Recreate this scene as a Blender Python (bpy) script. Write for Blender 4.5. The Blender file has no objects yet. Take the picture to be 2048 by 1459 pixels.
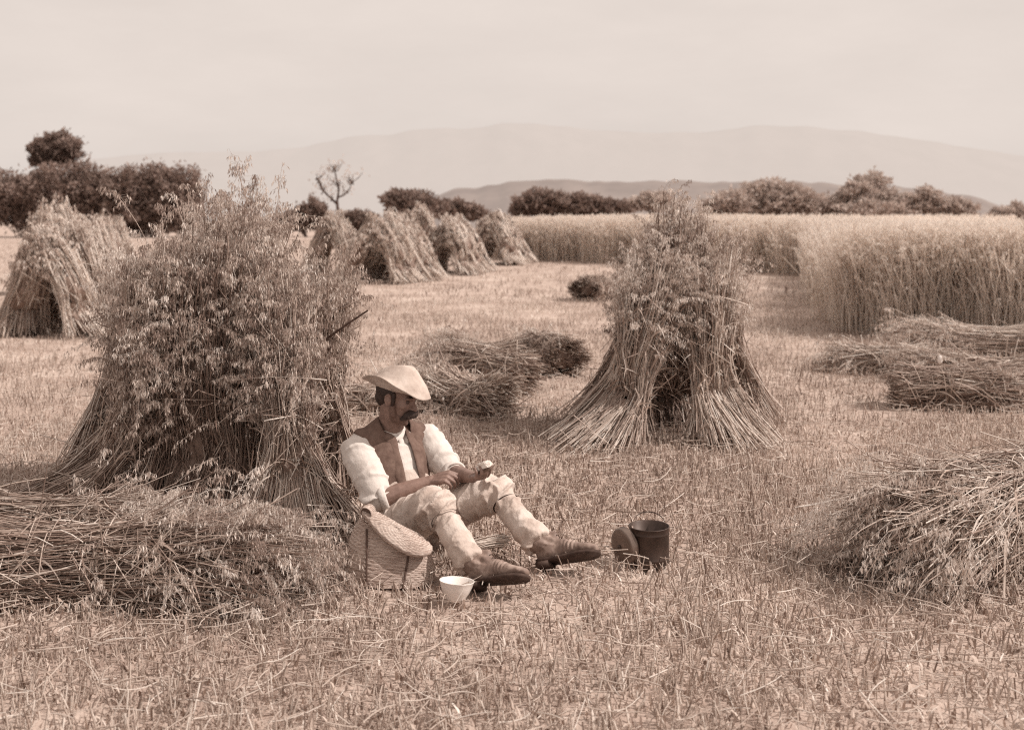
import bpy, math
import numpy as np
from mathutils import Vector, Matrix

R = math.radians
rng = np.random.default_rng(11)
scene = bpy.context.scene
COL = scene.collection
F = 2200.0          # focal length in pixels of the 2048-wide plate
CAMH = 1.62
HOR = 440.0

# ------------------------------------------------------------------ helpers
def P(u, v, d):
    """a point d metres in front of the lens, seen at (u, v) on the plate"""
    return np.array([(u - 1024.0) * d / F, d, CAMH - (v - HOR) * d / F])

def sstep(a, b, x):
    t = np.clip((x - a) / (b - a), 0, 1)
    return t * t * (3 - 2 * t)

def terrain(x, y):
    x = np.asarray(x, float); y = np.asarray(y, float)
    right = sstep(-7, 7, x)
    up = 0.0135 * np.clip(y - 18, 0, 62) * right + 0.0035 * np.clip(y - 18, 0, 130) * (1 - right)
    return up

def ground(u, v):
    lo, hi = 2.0, 400.0
    for _ in range(60):
        m = 0.5 * (lo + hi)
        p = P(u, v, m)
        if p[2] > float(terrain(p[0], m)): lo = m
        else: hi = m
    p = P(u, v, lo); p[2] = float(terrain(p[0], lo))
    return p

def nrm(a):
    a = np.asarray(a, float)
    return a / np.maximum(np.linalg.norm(a, axis=-1, keepdims=True), 1e-9)

class Geo:
    """collects vertices, faces and a per-vertex tone"""
    def __init__(self):
        self.v = []; self.q = []; self.t = []; self.tone = []; self.n = 0
    def add(self, v, quads=None, tris=None, tone=0.5):
        v = np.asarray(v, float).reshape(-1, 3)
        if quads is not None and len(quads): self.q.append(np.asarray(quads, np.int64).reshape(-1, 4) + self.n)
        if tris is not None and len(tris): self.t.append(np.asarray(tris, np.int64).reshape(-1, 3) + self.n)
        self.v.append(v)
        tt = np.empty(len(v)); tt[:] = tone
        self.tone.append(tt); self.n += len(v)
        return self
    def tubes(self, pts, rad, tone=0.5, seg=3):
        """pts n,k,3  rad n,k  tone scalar or n"""
        n, k, _ = pts.shape
        tg = nrm(pts[:, -1] - pts[:, 0])
        rv = rng.normal(size=(n, 3))
        a = nrm(np.cross(tg, rv)); b = np.cross(tg, a)
        ang = np.arange(seg) * 2 * np.pi / seg
        off = a[:, None, :] * np.cos(ang)[None, :, None] + b[:, None, :] * np.sin(ang)[None, :, None]
        v = pts[:, :, None, :] + off[:, None, :, :] * rad[:, :, None, None]
        i = np.arange(n)[:, None, None] * (k * seg)
        j = np.arange(k - 1)[None, :, None] * seg
        s = np.arange(seg)[None, None, :]; s2 = (s + 1) % seg
        q = np.stack([i + j + s, i + j + s2, i + j + seg + s2, i + j + seg + s], -1)
        tt = np.broadcast_to(np.asarray(tone, float).reshape(-1, 1), (n, k * seg)).ravel() if np.ndim(tone) else tone
        return self.add(v, quads=q, tone=tt)
    def ribbons(self, pts, wid, tone=0.5):
        """pts n,k,3  wid n,k,3 half width vectors"""
        n, k, _ = pts.shape
        v = np.stack([pts - wid, pts + wid], 2)
        i = np.arange(n)[:, None] * (2 * k); j = np.arange(k - 1)[None, :] * 2
        q = np.stack([i + j, i + j + 1, i + j + 3, i + j + 2], -1)
        tt = np.broadcast_to(np.asarray(tone, float).reshape(-1, 1), (n, k * 2)).ravel() if np.ndim(tone) else tone
        return self.add(v, quads=q, tone=tt)
    def blades(self, base, direc, length, width, tone=0.5, curl=0.15):
        """small leaf shaped quads (spikelets, leaves)"""
        n = len(base)
        rv = rng.normal(size=(n, 3))
        side = nrm(np.cross(direc, rv)); nn = np.cross(direc, side)
        L = np.broadcast_to(np.asarray(length, float), (n,))[:, None]
        W = np.broadcast_to(np.asarray(width, float), (n,))[:, None]
        mid = base + direc * L * 0.42 + nn * L * curl
        v = np.stack([base, mid - side * W * .5, base + direc * L, mid + side * W * .5], 1)
        q = np.arange(n * 4).reshape(n, 4)
        tt = np.broadcast_to(np.asarray(tone, float).reshape(-1, 1), (n, 4)).ravel() if np.ndim(tone) else tone
        return self.add(v, quads=q, tone=tt)
    def floor_clamp(self, lo=0.0):
        for v in self.v:
            z = terrain(v[:, 0], v[:, 1]) + lo
            v[:, 2] = np.maximum(v[:, 2], z)
        return self
    def mesh(self, name):
        v = np.concatenate(self.v) if self.v else np.zeros((0, 3))
        me = bpy.data.meshes.new(name)
        nq = sum(len(x) for x in self.q); nt = sum(len(x) for x in self.t)
        loops = np.concatenate([x.ravel() for x in self.q] + [x.ravel() for x in self.t]) if nq + nt else np.zeros(0, int)
        start = np.concatenate([np.arange(nq) * 4, nq * 4 + np.arange(nt) * 3])
        me.vertices.add(len(v)); me.vertices.foreach_set('co', v.astype(np.float32).ravel())
        me.loops.add(len(loops)); me.loops.foreach_set('vertex_index', loops.astype(np.int32))
        me.polygons.add(nq + nt); me.polygons.foreach_set('loop_start', start.astype(np.int32))
        at = me.attributes.new('tone', 'FLOAT', 'POINT')
        at.data.foreach_set('value', np.concatenate(self.tone).astype(np.float32))
        me.update(calc_edges=True); me.validate()
        return me
    def build(self, name, mat, parent=None, smooth=False):
        me = self.mesh(name)
        return link(name, me, mat, parent, smooth)

def link(name, me, mat, parent=None, smooth=False):
    o = bpy.data.objects.new(name, me); COL.objects.link(o)
    if mat: me.materials.append(mat)
    if smooth: me.polygons.foreach_set('use_smooth', np.ones(len(me.polygons), bool))
    if parent is not None:
        o.parent = parent
        o.matrix_parent_inverse = Matrix.Translation(-wloc(parent))
    return o

def wloc(o):
    v = Vector(o.location)
    return v if o.parent is None else v   # parts are built in world space, their own origins stay at zero

def tag(o, label=None, cat=None, group=None, kind=None):
    if label: o['label'] = label
    if cat: o['category'] = cat
    if group: o['group'] = group
    if kind: o['kind'] = kind
    return o

def thing(name, label, cat, loc=(0, 0, 0), group=None):
    o = bpy.data.objects.new(name, None); COL.objects.link(o)
    o.location = Vector([float(c) for c in loc]); o.empty_display_size = .1
    return tag(o, label, cat, group)

# ------------------------------------------------------------------ materials
def new_mat(name):
    m = bpy.data.materials.new(name); m.use_nodes = True
    nt = m.node_tree
    return m, nt, nt.nodes['Principled BSDF']

def ramp_node(nt, cols):
    r = nt.nodes.new('ShaderNodeValToRGB')
    el = r.color_ramp.elements
    el[0].position = cols[0][0]; el[0].color = (*cols[0][1], 1)
    el[1].position = cols[-1][0]; el[1].color = (*cols[-1][1], 1)
    for p, c in cols[1:-1]:
        e = el.new(p); e.color = (*c, 1)
    return r

def mat_tone(name, cols, rough=0.65, spec=0.25, transl=0.0):
    m, nt, b = new_mat(name)
    a = nt.nodes.new('ShaderNodeAttribute'); a.attribute_name = 'tone'
    r = ramp_node(nt, cols)
    nt.links.new(a.outputs['Fac'], r.inputs['Fac'])
    nt.links.new(r.outputs['Color'], b.inputs['Base Color'])
    b.inputs['Roughness'].default_value = rough
    b.inputs['Specular IOR Level'].default_value = spec
    if transl:
        t = nt.nodes.new('ShaderNodeBsdfTranslucent'); mx = nt.nodes.new('ShaderNodeMixShader')
        nt.links.new(r.outputs['Color'], t.inputs['Color'])
        mx.inputs['Fac'].default_value = transl
        out = nt.nodes['Material Output']
        nt.links.new(b.outputs[0], mx.inputs[1]); nt.links.new(t.outputs[0], mx.inputs[2])
        nt.links.new(mx.outputs[0], out.inputs['Surface'])
    return m

def mat_noise(name, cols, scale=8.0, detail=6.0, rough=0.8, spec=0.2, bump=0.0, bscale=None, bdist=0.01, metallic=0.0, stretch=None, weave=None):
    m, nt, b = new_mat(name)
    tc = nt.nodes.new('ShaderNodeTexCoord')
    src = tc.outputs['Object']
    if stretch:
        mp = nt.nodes.new('ShaderNodeMapping'); mp.inputs['Scale'].default_value = stretch
        nt.links.new(src, mp.inputs['Vector']); src = mp.outputs['Vector']
    n = nt.nodes.new('ShaderNodeTexNoise'); n.inputs['Scale'].default_value = scale
    n.inputs['Detail'].default_value = detail; n.inputs['Roughness'].default_value = .65
    nt.links.new(src, n.inputs['Vector'])
    r = ramp_node(nt, cols)
    nt.links.new(n.outputs['Fac'], r.inputs['Fac'])
    nt.links.new(r.outputs['Color'], b.inputs['Base Color'])
    b.inputs['Roughness'].default_value = rough; b.inputs['Specular IOR Level'].default_value = spec
    b.inputs['Metallic'].default_value = metallic
    if bump:
        n2 = nt.nodes.new('ShaderNodeTexNoise'); n2.inputs['Scale'].default_value = bscale or scale * 4
        n2.inputs['Detail'].default_value = 5
        nt.links.new(tc.outputs['Object'], n2.inputs['Vector'])
        bp = nt.nodes.new('ShaderNodeBump'); bp.inputs['Strength'].default_value = bump; bp.inputs['Distance'].default_value = bdist
        nt.links.new(n2.outputs['Fac'], bp.inputs['Height'])
        nt.links.new(bp.outputs['Normal'], b.inputs['Normal'])
    return m

STRAW = [(0.0, (.20, .134, .107)), (0.3, (.36, .265, .22)), (0.65, (.58, .470, .402)), (1.0, (.83, .74, .67))]
M = {}
M['straw'] = mat_tone('oat_straw', STRAW, .55, .3, .12)
M['ears'] = mat_tone('oat_ears', [(0.0, (.22, .15, .122)), (0.35, (.42, .325, .278)), (0.7, (.64, .54, .475)), (1.0, (.85, .77, .71))], .6, .25, .25)
M['crop'] = mat_tone('ripe_oats', [(0.0, (.50, .405, .35)), (0.35, (.68, .58, .515)), (0.7, (.80, .71, .64)), (1.0, (.91, .84, .775))], .6, .25, .5)
M['stubble'] = mat_tone('stubble_straw', [(0.0, (.24, .168, .137)), (0.35, (.45, .35, .296)), (0.7, (.66, .552, .48)), (1.0, (.85, .765, .695))], .6, .25, .2)
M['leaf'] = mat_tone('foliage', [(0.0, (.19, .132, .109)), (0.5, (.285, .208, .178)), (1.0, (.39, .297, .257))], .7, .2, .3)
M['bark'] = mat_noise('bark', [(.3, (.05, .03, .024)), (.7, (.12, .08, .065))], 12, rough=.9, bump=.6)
M['haze_tint_leaf'] = mat_tone('haze_tinted_foliage', [(0.0, (.44, .355, .315)), (0.5, (.55, .455, .405)), (1.0, (.64, .55, .495))], .8, .1, .3)  # paler base colour paints distance haze onto the leaves
M['soil'] = mat_noise('stubble_soil', [(.25, (.30, .222, .186)), (.5, (.46, .36, .307)), (.75, (.62, .515, .45))], 1.1, detail=12, rough=.95, spec=.1, bump=.5, bscale=30, bdist=.03)
M['skin'] = mat_noise('weathered_skin', [(.35, (.185, .115, .092)), (.65, (.28, .182, .15))], 30, rough=.5, spec=.35, bump=.15, bscale=180, bdist=.002)
M['shirt'] = mat_noise('white_cotton', [(.3, (.58, .51, .465)), (.7, (.70, .635, .59))], 14, rough=.9, spec=.1, bump=.5, bscale=26, bdist=.012)
M['vest'] = mat_noise('brown_wool', [(.3, (.115, .072, .058)), (.7, (.20, .135, .11))], 25, rough=.95, spec=.1, bump=.6, bscale=35, bdist=.01)
M['cord'] = mat_noise('worn_corduroy', [(.28, (.33, .25, .21)), (.48, (.53, .435, .38)), (.7, (.66, .57, .515))], 9, detail=8, rough=.95, spec=.1, bump=.7, bscale=32, bdist=.013)
M['leather'] = mat_noise('scuffed_leather', [(.3, (.12, .077, .062)), (.52, (.24, .168, .138)), (.72, (.44, .34, .29))], 16, detail=9, rough=.6, spec=.35, bump=.4, bscale=70, bdist=.003)
M['sole'] = mat_noise('boot_sole', [(.3, (.04, .024, .019)), (.7, (.10, .065, .052))], 30, rough=.8)
M['felt'] = mat_noise('pale_felt', [(.3, (.36, .28, .24)), (.55, (.52, .43, .375)), (.75, (.60, .51, .455))], 12, detail=9, rough=.95, spec=.1, bump=.5, bscale=40, bdist=.008)
M['hair'] = mat_noise('dark_hair', [(.3, (.022, .013, .010)), (.7, (.06, .037, .03))], 60, rough=.6, spec=.3, bump=.6, bscale=150, bdist=.004)
M['eye'] = mat_noise('eye', [(.3, (.06, .04, .033)), (.7, (.12, .085, .07))], 20, rough=.25)
M['strap'] = mat_noise('leather_strap', [(.3, (.07, .042, .033)), (.7, (.15, .098, .08))], 40, rough=.7)
def mat_weave(name, cols):
    m, nt, bs = new_mat(name)
    tc = nt.nodes.new('ShaderNodeTexCoord')
    mp = nt.nodes.new('ShaderNodeMapping'); mp.inputs['Scale'].default_value = (1, 1, 9)
    nt.links.new(tc.outputs['Object'], mp.inputs['Vector'])
    n1 = nt.nodes.new('ShaderNodeTexNoise'); n1.inputs['Scale'].default_value = 26; n1.inputs['Detail'].default_value = 8; n1.inputs['Roughness'].default_value = .75
    nt.links.new(mp.outputs['Vector'], n1.inputs['Vector'])
    n2 = nt.nodes.new('ShaderNodeTexNoise'); n2.inputs['Scale'].default_value = 6; n2.inputs['Detail'].default_value = 5
    nt.links.new(tc.outputs['Object'], n2.inputs['Vector'])
    w = nt.nodes.new('ShaderNodeTexWave'); w.bands_direction = 'Z'; w.inputs['Scale'].default_value = 55; w.inputs['Distortion'].default_value = 5; w.inputs['Detail'].default_value = 3
    nt.links.new(tc.outputs['Object'], w.inputs['Vector'])
    a = nt.nodes.new('ShaderNodeMath'); a.operation = 'MULTIPLY_ADD'; a.inputs[1].default_value = .22
    nt.links.new(w.outputs['Fac'], a.inputs[0]); nt.links.new(n1.outputs['Fac'], a.inputs[2])
    c = nt.nodes.new('ShaderNodeMath'); c.operation = 'MULTIPLY_ADD'; c.inputs[1].default_value = .5
    nt.links.new(n2.outputs['Fac'], c.inputs[0]); nt.links.new(a.outputs[0], c.inputs[2])
    r = ramp_node(nt, cols); nt.links.new(c.outputs[0], r.inputs['Fac']); nt.links.new(r.outputs['Color'], bs.inputs['Base Color'])
    bp = nt.nodes.new('ShaderNodeBump'); bp.inputs['Strength'].default_value = .8; bp.inputs['Distance'].default_value = .006
    nt.links.new(a.outputs[0], bp.inputs['Height']); nt.links.new(bp.outputs['Normal'], bs.inputs['Normal'])
    bs.inputs['Roughness'].default_value = .85; bs.inputs['Specular IOR Level'].default_value = .15
    return m
M['wick'] = mat_weave('woven_straw', [(.52, (.13, .084, .067)), (.72, (.34, .25, .21)), (.88, (.50, .395, .342)), (1.0, (.62, .52, .46))])
M['wick_dark'] = mat_noise('dark_woven_straw', [(.3, (.10, .062, .05)), (.7, (.22, .15, .122))], 26, rough=.85, bump=.5, bscale=110, bdist=.004, stretch=(1, 1, 4))
M['china'] = mat_noise('white_enamel', [(.2, (.70, .63, .585)), (.8, (.84, .785, .74))], 6, rough=.22, spec=.5)
M['tin'] = mat_noise('blackened_tin', [(.3, (.035, .021, .016)), (.6, (.075, .048, .038)), (.85, (.20, .145, .12))], 11, detail=8, rough=.45, spec=.5, metallic=.35)
M['tin_lid'] = mat_noise('dull_tin', [(.3, (.11, .075, .06)), (.7, (.26, .195, .163))], 11, detail=8, rough=.4, spec=.5, metallic=.4)
M['bread'] = mat_noise('bread_crumb', [(.3, (.62, .53, .47)), (.7, (.78, .70, .64))], 60, rough=.95, bump=.5, bscale=200, bdist=.004)
M['crust'] = mat_noise('bread_crust', [(.3, (.12, .072, .056)), (.7, (.22, .15, .12))], 40, rough=.8)
M['wood'] = mat_noise('dark_stem', [(.3, (.05, .03, .023)), (.7, (.13, .082, .065))], 40, rough=.85)
M['stone'] = mat_noise('white_stone', [(.3, (.68, .61, .565)), (.7, (.82, .76, .715))], 20, rough=.8)
def mat_haze_glow(name, cols, scale, air, strength, k):
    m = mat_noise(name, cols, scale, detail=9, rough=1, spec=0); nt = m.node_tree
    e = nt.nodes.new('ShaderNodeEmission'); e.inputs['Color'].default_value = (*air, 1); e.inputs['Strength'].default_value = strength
    mx = nt.nodes.new('ShaderNodeMixShader'); mx.inputs['Fac'].default_value = k      # emission stands in for miles of lit haze before the slope
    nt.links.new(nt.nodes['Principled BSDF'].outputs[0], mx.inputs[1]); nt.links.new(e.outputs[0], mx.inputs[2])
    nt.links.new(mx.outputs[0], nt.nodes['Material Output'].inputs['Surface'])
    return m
M['hill'] = mat_haze_glow('haze_glow_hill', [(.35, (.14, .10, .085)), (.65, (.26, .20, .172))], .03, (1, .84, .755), .56, .55)
M['mount'] = mat_haze_glow('haze_glow_mountain', [(.4, (.33, .28, .25)), (.6, (.37, .315, .285))], .006, (1, .89, .82), .75, .76)

# ------------------------------------------------------------------ tubes for solid bodies
def solid_tube(pts, rx, ry=None, side=None, seg=20, caps=True, capk=.9):
    """closed tube through pts with elliptic sections; side = direction of rx"""
    pts = np.asarray(pts, float); k = len(pts)
    rx = np.asarray(rx, float) * np.ones(k); ry = rx if ry is None else np.asarray(ry, float) * np.ones(k)
    tg = np.gradient(pts, axis=0); tg = nrm(tg)
    if side is None: side = np.array([.31, .87, .22]) if abs(tg[:, 2]).mean() > .7 else np.array([.1, .2, 1.0])
    sd = np.broadcast_to(np.asarray(side, float), (k, 3))
    sd = nrm(sd - tg * (sd * tg).sum(-1, keepdims=True)); nn = np.cross(tg, sd)
    C, A, B, S, N = [], [], [], [], []
    def put(c, a, b, s, n): C.append(c); A.append(a); B.append(b); S.append(s); N.append(n)
    if caps:
        for w in (80, 55, 28):
            put(pts[0] - tg[0] * min(rx[0], ry[0]) * capk * math.sin(R(w)), rx[0] * math.cos(R(w)), ry[0] * math.cos(R(w)), sd[0], nn[0])
    for i in range(k): put(pts[i], rx[i], ry[i], sd[i], nn[i])
    if caps:
        for w in (28, 55, 80):
            put(pts[-1] + tg[-1] * min(rx[-1], ry[-1]) * capk * math.sin(R(w)), rx[-1] * math.cos(R(w)), ry[-1] * math.cos(R(w)), sd[-1], nn[-1])
    C = np.array(C); A = np.array(A); B = np.array(B); S = np.array(S); N = np.array(N)
    th = np.arange(seg) * 2 * np.pi / seg
    v = C[:, None] + S[:, None] * (A[:, None] * np.cos(th))[..., None] + N[:, None] * (B[:, None] * np.sin(th))[..., None]
    K = len(C)
    i = np.arange(K - 1)[:, None] * seg; s = np.arange(seg)[None]; s2 = (s + 1) % seg
    q = np.stack([i + s, i + s2, i + seg + s2, i + seg + s], -1).reshape(-1, 4)
    v = v.reshape(-1, 3)
    v = np.concatenate([v, [C[0]], [C[-1]]]); a, b = K * seg, K * seg + 1
    s = np.arange(seg); s2 = (s + 1) % seg
    t = np.concatenate([np.stack([np.full(seg, a), s2, s], -1), np.stack([np.full(seg, b), (K - 1) * seg + s, (K - 1) * seg + s2], -1)])
    return v, q, t

def spline(pts, vals, n):
    """resample a polyline (Catmull-Rom) with its radii"""
    pts = np.asarray(pts, float); vals = np.asarray(vals, float)
    allv = np.concatenate([pts, vals.reshape(len(pts), -1)], 1)
    e = np.concatenate([[2 * allv[0] - allv[1]], allv, [2 * allv[-1] - allv[-2]]])
    out = []
    for t in np.linspace(0, len(pts) - 1, n):
        i = min(int(t), len(pts) - 2); f = t - i
        p0, p1, p2, p3 = e[i], e[i + 1], e[i + 2], e[i + 3]
        out.append(.5 * (2 * p1 + (p2 - p0) * f + (2 * p0 - 5 * p1 + 4 * p2 - p3) * f * f + (3 * p1 - p0 - 3 * p2 + p3) * f ** 3))
    out = np.array(out)
    return out[:, :3], out[:, 3:]

def ellipsoid(c, r, M3=None, seg=20, rings=12):
    th = np.arange(seg) * 2 * np.pi / seg; ph = np.linspace(0, np.pi, rings + 1)[1:-1]
    v = np.stack([np.sin(ph)[:, None] * np.cos(th), np.sin(ph)[:, None] * np.sin(th), np.cos(ph)[:, None] * np.ones(seg)], -1).reshape(-1, 3)
    v = np.concatenate([v, [[0, 0, 1], [0, 0, -1]]]) * np.asarray(r, float)
    if M3 is not None: v = v @ np.asarray(M3).T
    K = rings - 1
    i = np.arange(K - 1)[:, None] * seg; s = np.arange(seg)[None]; s2 = (s + 1) % seg
    q = np.stack([i + s, i + seg + s, i + seg + s2, i + s2], -1).reshape(-1, 4)
    s = np.arange(seg); s2 = (s + 1) % seg
    t = np.concatenate([np.stack([np.full(seg, K * seg), s, s2], -1), np.stack([np.full(seg, K * seg + 1), (K - 1) * seg + s2, (K - 1) * seg + s], -1)])
    return v + np.asarray(c, float), q, t

def remesh(name, parts, voxel, mat, parent, smooth=4, post=None):
    g = Geo()
    for v, q, t in parts: g.add(v, q, t)
    me = g.mesh(name + '_tmp')
    o = bpy.data.objects.new(name + '_tmp', me); COL.objects.link(o)
    m = o.modifiers.new('r', 'REMESH'); m.mode = 'VOXEL'; m.voxel_size = voxel
    if smooth:
        s = o.modifiers.new('s', 'SMOOTH'); s.factor = .5; s.iterations = smooth
    dg = bpy.context.evaluated_depsgraph_get(); dg.update()
    me2 = bpy.data.meshes.new_from_object(o.evaluated_get(dg))
    bpy.data.objects.remove(o); bpy.data.meshes.remove(me)
    me2.name = name
    n = len(me2.vertices)
    if post is not None:
        co = np.empty(n * 3, np.float32); me2.vertices.foreach_get('co', co)
        no = np.empty(n * 3, np.float32); me2.vertices.foreach_get('normal', no)
        co = post(co.reshape(-1, 3).astype(float), no.reshape(-1, 3).astype(float))
        me2.vertices.foreach_set('co', co.astype(np.float32).ravel()); me2.update()
    me2.materials.clear()
    return link(name, me2, mat, parent, True)

def grid_faces(nr, nc, closed):
    i = np.arange(nr - 1)[:, None] * nc
    s = np.arange(nc if closed else nc - 1)[None]; s2 = (s + 1) % nc
    return np.stack([i + s, i + s2, i + nc + s2, i + nc + s], -1).reshape(-1, 4)

def lathe(profile, seg=48, M3=None, c=(0, 0, 0), closed_profile=False):
    pr = np.asarray(profile, float)
    if closed_profile: pr = np.concatenate([pr, pr[:1]])
    th = np.arange(seg) * 2 * np.pi / seg
    v = np.stack([pr[:, 0, None] * np.cos(th), pr[:, 0, None] * np.sin(th), pr[:, 1, None] * np.ones(seg)], -1).reshape(-1, 3)
    if M3 is not None: v = v @ np.asarray(M3).T
    return v + np.asarray(c, float), grid_faces(len(pr), seg, True)

# ------------------------------------------------------------------ oats
def panicles(g, stalkg, base, direc, L, m=20, size=.024, spread=.25, droop=.5, tone=.62, branch=True):
    """nodding oat panicles: rachis, branchlets and pairs of hanging glumes"""
    n = len(base)
    if n == 0: return
    L = np.broadcast_to(np.asarray(L, float), (n,)) * rng.uniform(.75, 1.25, n)
    dr = droop * rng.uniform(.4, 1.5, n)
    hz = np.concatenate([direc[:, :2], np.zeros((n, 1))], 1)
    def rach(t):
        return base[:, None] + direc[:, None] * (L[:, None] * t)[..., None] + (hz * .5 + np.array([0, 0, -1.]))[:, None] * (dr[:, None] * L[:, None] * t ** 2)[..., None]
    tt = np.broadcast_to(np.linspace(0, 1, 5), (n, 5))
    tn = np.clip(tone + rng.normal(0, .18, n), 0, 1)
    g.tubes(rach(tt), np.linspace(.0012, .0006, 5)[None] * np.ones((n, 1)) * (size / .024), tone=tn)
    t = rng.uniform(.08, 1, (n, m))
    off = nrm(rng.normal(size=(n, m, 3))) * (L[:, None] * spread * (1.1 - .75 * t) * rng.uniform(.35, 1, (n, m)))[..., None]
    off[..., 2] *= .6
    a = rach(t); b = a + off
    d = nrm(np.array([0, 0, -1.]) + off / np.maximum(L[:, None, None] * spread, 1e-6) * .30 + rng.normal(0, .16, (n, m, 3)))
    b2 = b.reshape(-1, 3); d2 = d.reshape(-1, 3)
    if branch:
        g.tubes(np.stack([a.reshape(-1, 3), b2], 1), np.full((n * m, 2), .0006 * size / .024), tone=np.repeat(tn, m))
    for s in (0, 1):
        dd = nrm(d2 + rng.normal(0, .14, d2.shape))
        g.blades(b2, dd, size * 1.15 * rng.uniform(.7, 1.35, n * m), size * .23, tone=np.clip(np.repeat(tn, m) + rng.normal(0, .17, n * m), 0, 1))

def frame(axis):
    axis = nrm(axis)
    side = np.cross(axis, [0, 0, 1.])
    if np.linalg.norm(side) < .05: side = np.array([1., 0, 0])
    side = nrm(side); up = np.cross(side, axis)
    return side, up

def make_sheaf(label, group, B, W, T, Rb, Rw, Rt, ns=600, ne=160, sr=.0022, size=.021, m=18, lying=False,
               cat='sheaf', name='oat_sheaf', flat=.75, core=True, tone=.5, ear_lo=.62, leaves=.35, band=True, tw=.42,
               pan=.20, messy=1.0, eardroop=.5, corek=.78, lodge=.14, eartone=.70):
    B, W, T = (np.asarray(x, float) for x in (B, W, T))
    C = (W - (1 - tw) ** 2 * B - tw ** 2 * T) / (2 * tw * (1 - tw))
    o = thing(name, label, cat, (B[0], B[1], float(terrain(B[0], B[1]))) if not lying else (W[0], W[1], float(terrain(W[0], W[1]))), group)
    s1, u1 = frame(W - B); s2, u2 = frame(T - W)
    if not lying:                                  # butts of a standing sheaf rest on the ground plane
        bs = np.array([1., 0, 0]); bu = np.array([0, 1., 0])
        mid = nrm(s1 + s2)
    else:
        bs, bu = s1, u1 * flat
    ws, wu = nrm(s1 + s2), nrm(u1 + u2)
    if np.dot(ws, [1, 0, 0]) < 0 and not lying: ws, wu = -ws, -wu
    ts, tu = (ws, wu)
    if lying: wu = wu * (flat + .15); tu = tu * flat
    def place(th, rho, t, dth=None):
        """th, rho: n   t: n,k -> n,k,3"""
        d0, d1, d2 = (0, 0, 0) if dth is None else dth
        ring = lambda a, b_, th_: rho[:, None] * (np.cos(th_)[:, None] * a + np.sin(th_)[:, None] * b_)
        pb = B + Rb * ring(bs, bu, th + d0)
        pw = W + Rw * ring(ws, wu, th + d1)
        pt = T + Rt * ring(ts, tu, th + d2)
        pc = (pw - (1 - tw) ** 2 * pb - tw ** 2 * pt) / (2 * tw * (1 - tw))
        t = t[..., None]
        bez = (1 - t) ** 2 * pb[:, None] + 2 * t * (1 - t) * pc[:, None] + t ** 2 * pt[:, None]
        lin = np.where(t < tw, pb[:, None] + (pw - pb)[:, None] * t / tw, pw[:, None] + (pt - pw)[:, None] * (t - tw) / (1 - tw))
        return .38 * bez + .62 * lin
    g = Geo(); e = Geo()
    length = np.linalg.norm(W - B) + np.linalg.norm(T - W)
    # core: filler toned dark, painting in the shade between the stalks
    if core:
        K, S = 14, 22
        th = np.tile(np.arange(S) * 2 * np.pi / S, 1)
        tt = np.linspace(.16, .74, K) if lying else np.linspace(.07, .84, K)
        rr = corek * np.sin(np.linspace(.35, np.pi - .45, K)) ** .55
        v = np.stack([place(th, np.full(S, rr[i]), np.full((S, 1), tt[i]))[:, 0] for i in range(K)])
        v = v + rng.normal(0, .012 * sr / .0022, v.shape)
        vv = np.concatenate([v.reshape(-1, 3), [v[0].mean(0)], [v[-1].mean(0)]])
        a = np.arange(S); a2 = (a + 1) % S
        tr = np.concatenate([np.stack([np.full(S, K * S), a2, a], -1), np.stack([np.full(S, K * S + 1), (K - 1) * S + a, (K - 1) * S + a2], -1)])
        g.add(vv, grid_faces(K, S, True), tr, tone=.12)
    # stalks
    k = 7
    th = rng.uniform(0, 2 * np.pi, ns)
    ncl = rng.integers(13, 19); ca = rng.uniform(0, 2 * np.pi, ncl); ci = rng.integers(0, ncl, ns)
    cl_t = rng.normal(0, .07, ncl)[ci]; cl_tone = rng.normal(0, .15, ncl)[ci]; cl_d = rng.normal(0, .14 * messy, ncl)[ci]
    hold = rng.random(ns) < .75
    th = np.where(hold, ca[ci] + rng.normal(0, .13, ns), th)
    rho = 1 - np.abs(rng.normal(0, .17, ns)) + rng.normal(0, .05, ns)
    inn = rng.random(ns) < .22; rho[inn] = np.sqrt(rng.random(inn.sum())) * .9
    t0 = np.abs(rng.normal(0, .05, ns)); t1 = rng.uniform(ear_lo, 1.0, ns)
    t1 = t1 - .16 * np.clip(rho, 0, 1) ** 2 * rng.random(ns) * (0 if lying else 1)
    t1 = t1 + .14 * (rng.random(ns) < .05)
    t1 = np.minimum(t1 + cl_t, 1.08)
    tt = t0[:, None] + (t1 - t0)[:, None] * np.linspace(0, 1, k)
    p = place(th, rho, tt, (cl_d + rng.normal(0, .10 * messy, ns), 0, rng.normal(0, .10 * messy, ns) - cl_d))
    wob = rng.normal(0, .027 * messy, (ns, 1, 3)) * (np.linspace(-1, 1, k) ** 2)[None, :, None] * length + rng.normal(0, .004 * messy, (ns, k, 3)) * length
    p = p + wob * .6
    stray = rng.random(ns) < .07 * messy
    p[stray] += nrm(p[stray].mean(1) - (B + W + T) / 3)[:, None] * .05 * length * np.linspace(0, 1, k)[None, :, None] ** 2
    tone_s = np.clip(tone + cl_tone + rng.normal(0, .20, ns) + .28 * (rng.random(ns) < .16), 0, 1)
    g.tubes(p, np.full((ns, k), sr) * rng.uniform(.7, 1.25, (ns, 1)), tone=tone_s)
    # broken straws lodged across the outside
    nf = int(ns * lodge)
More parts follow.
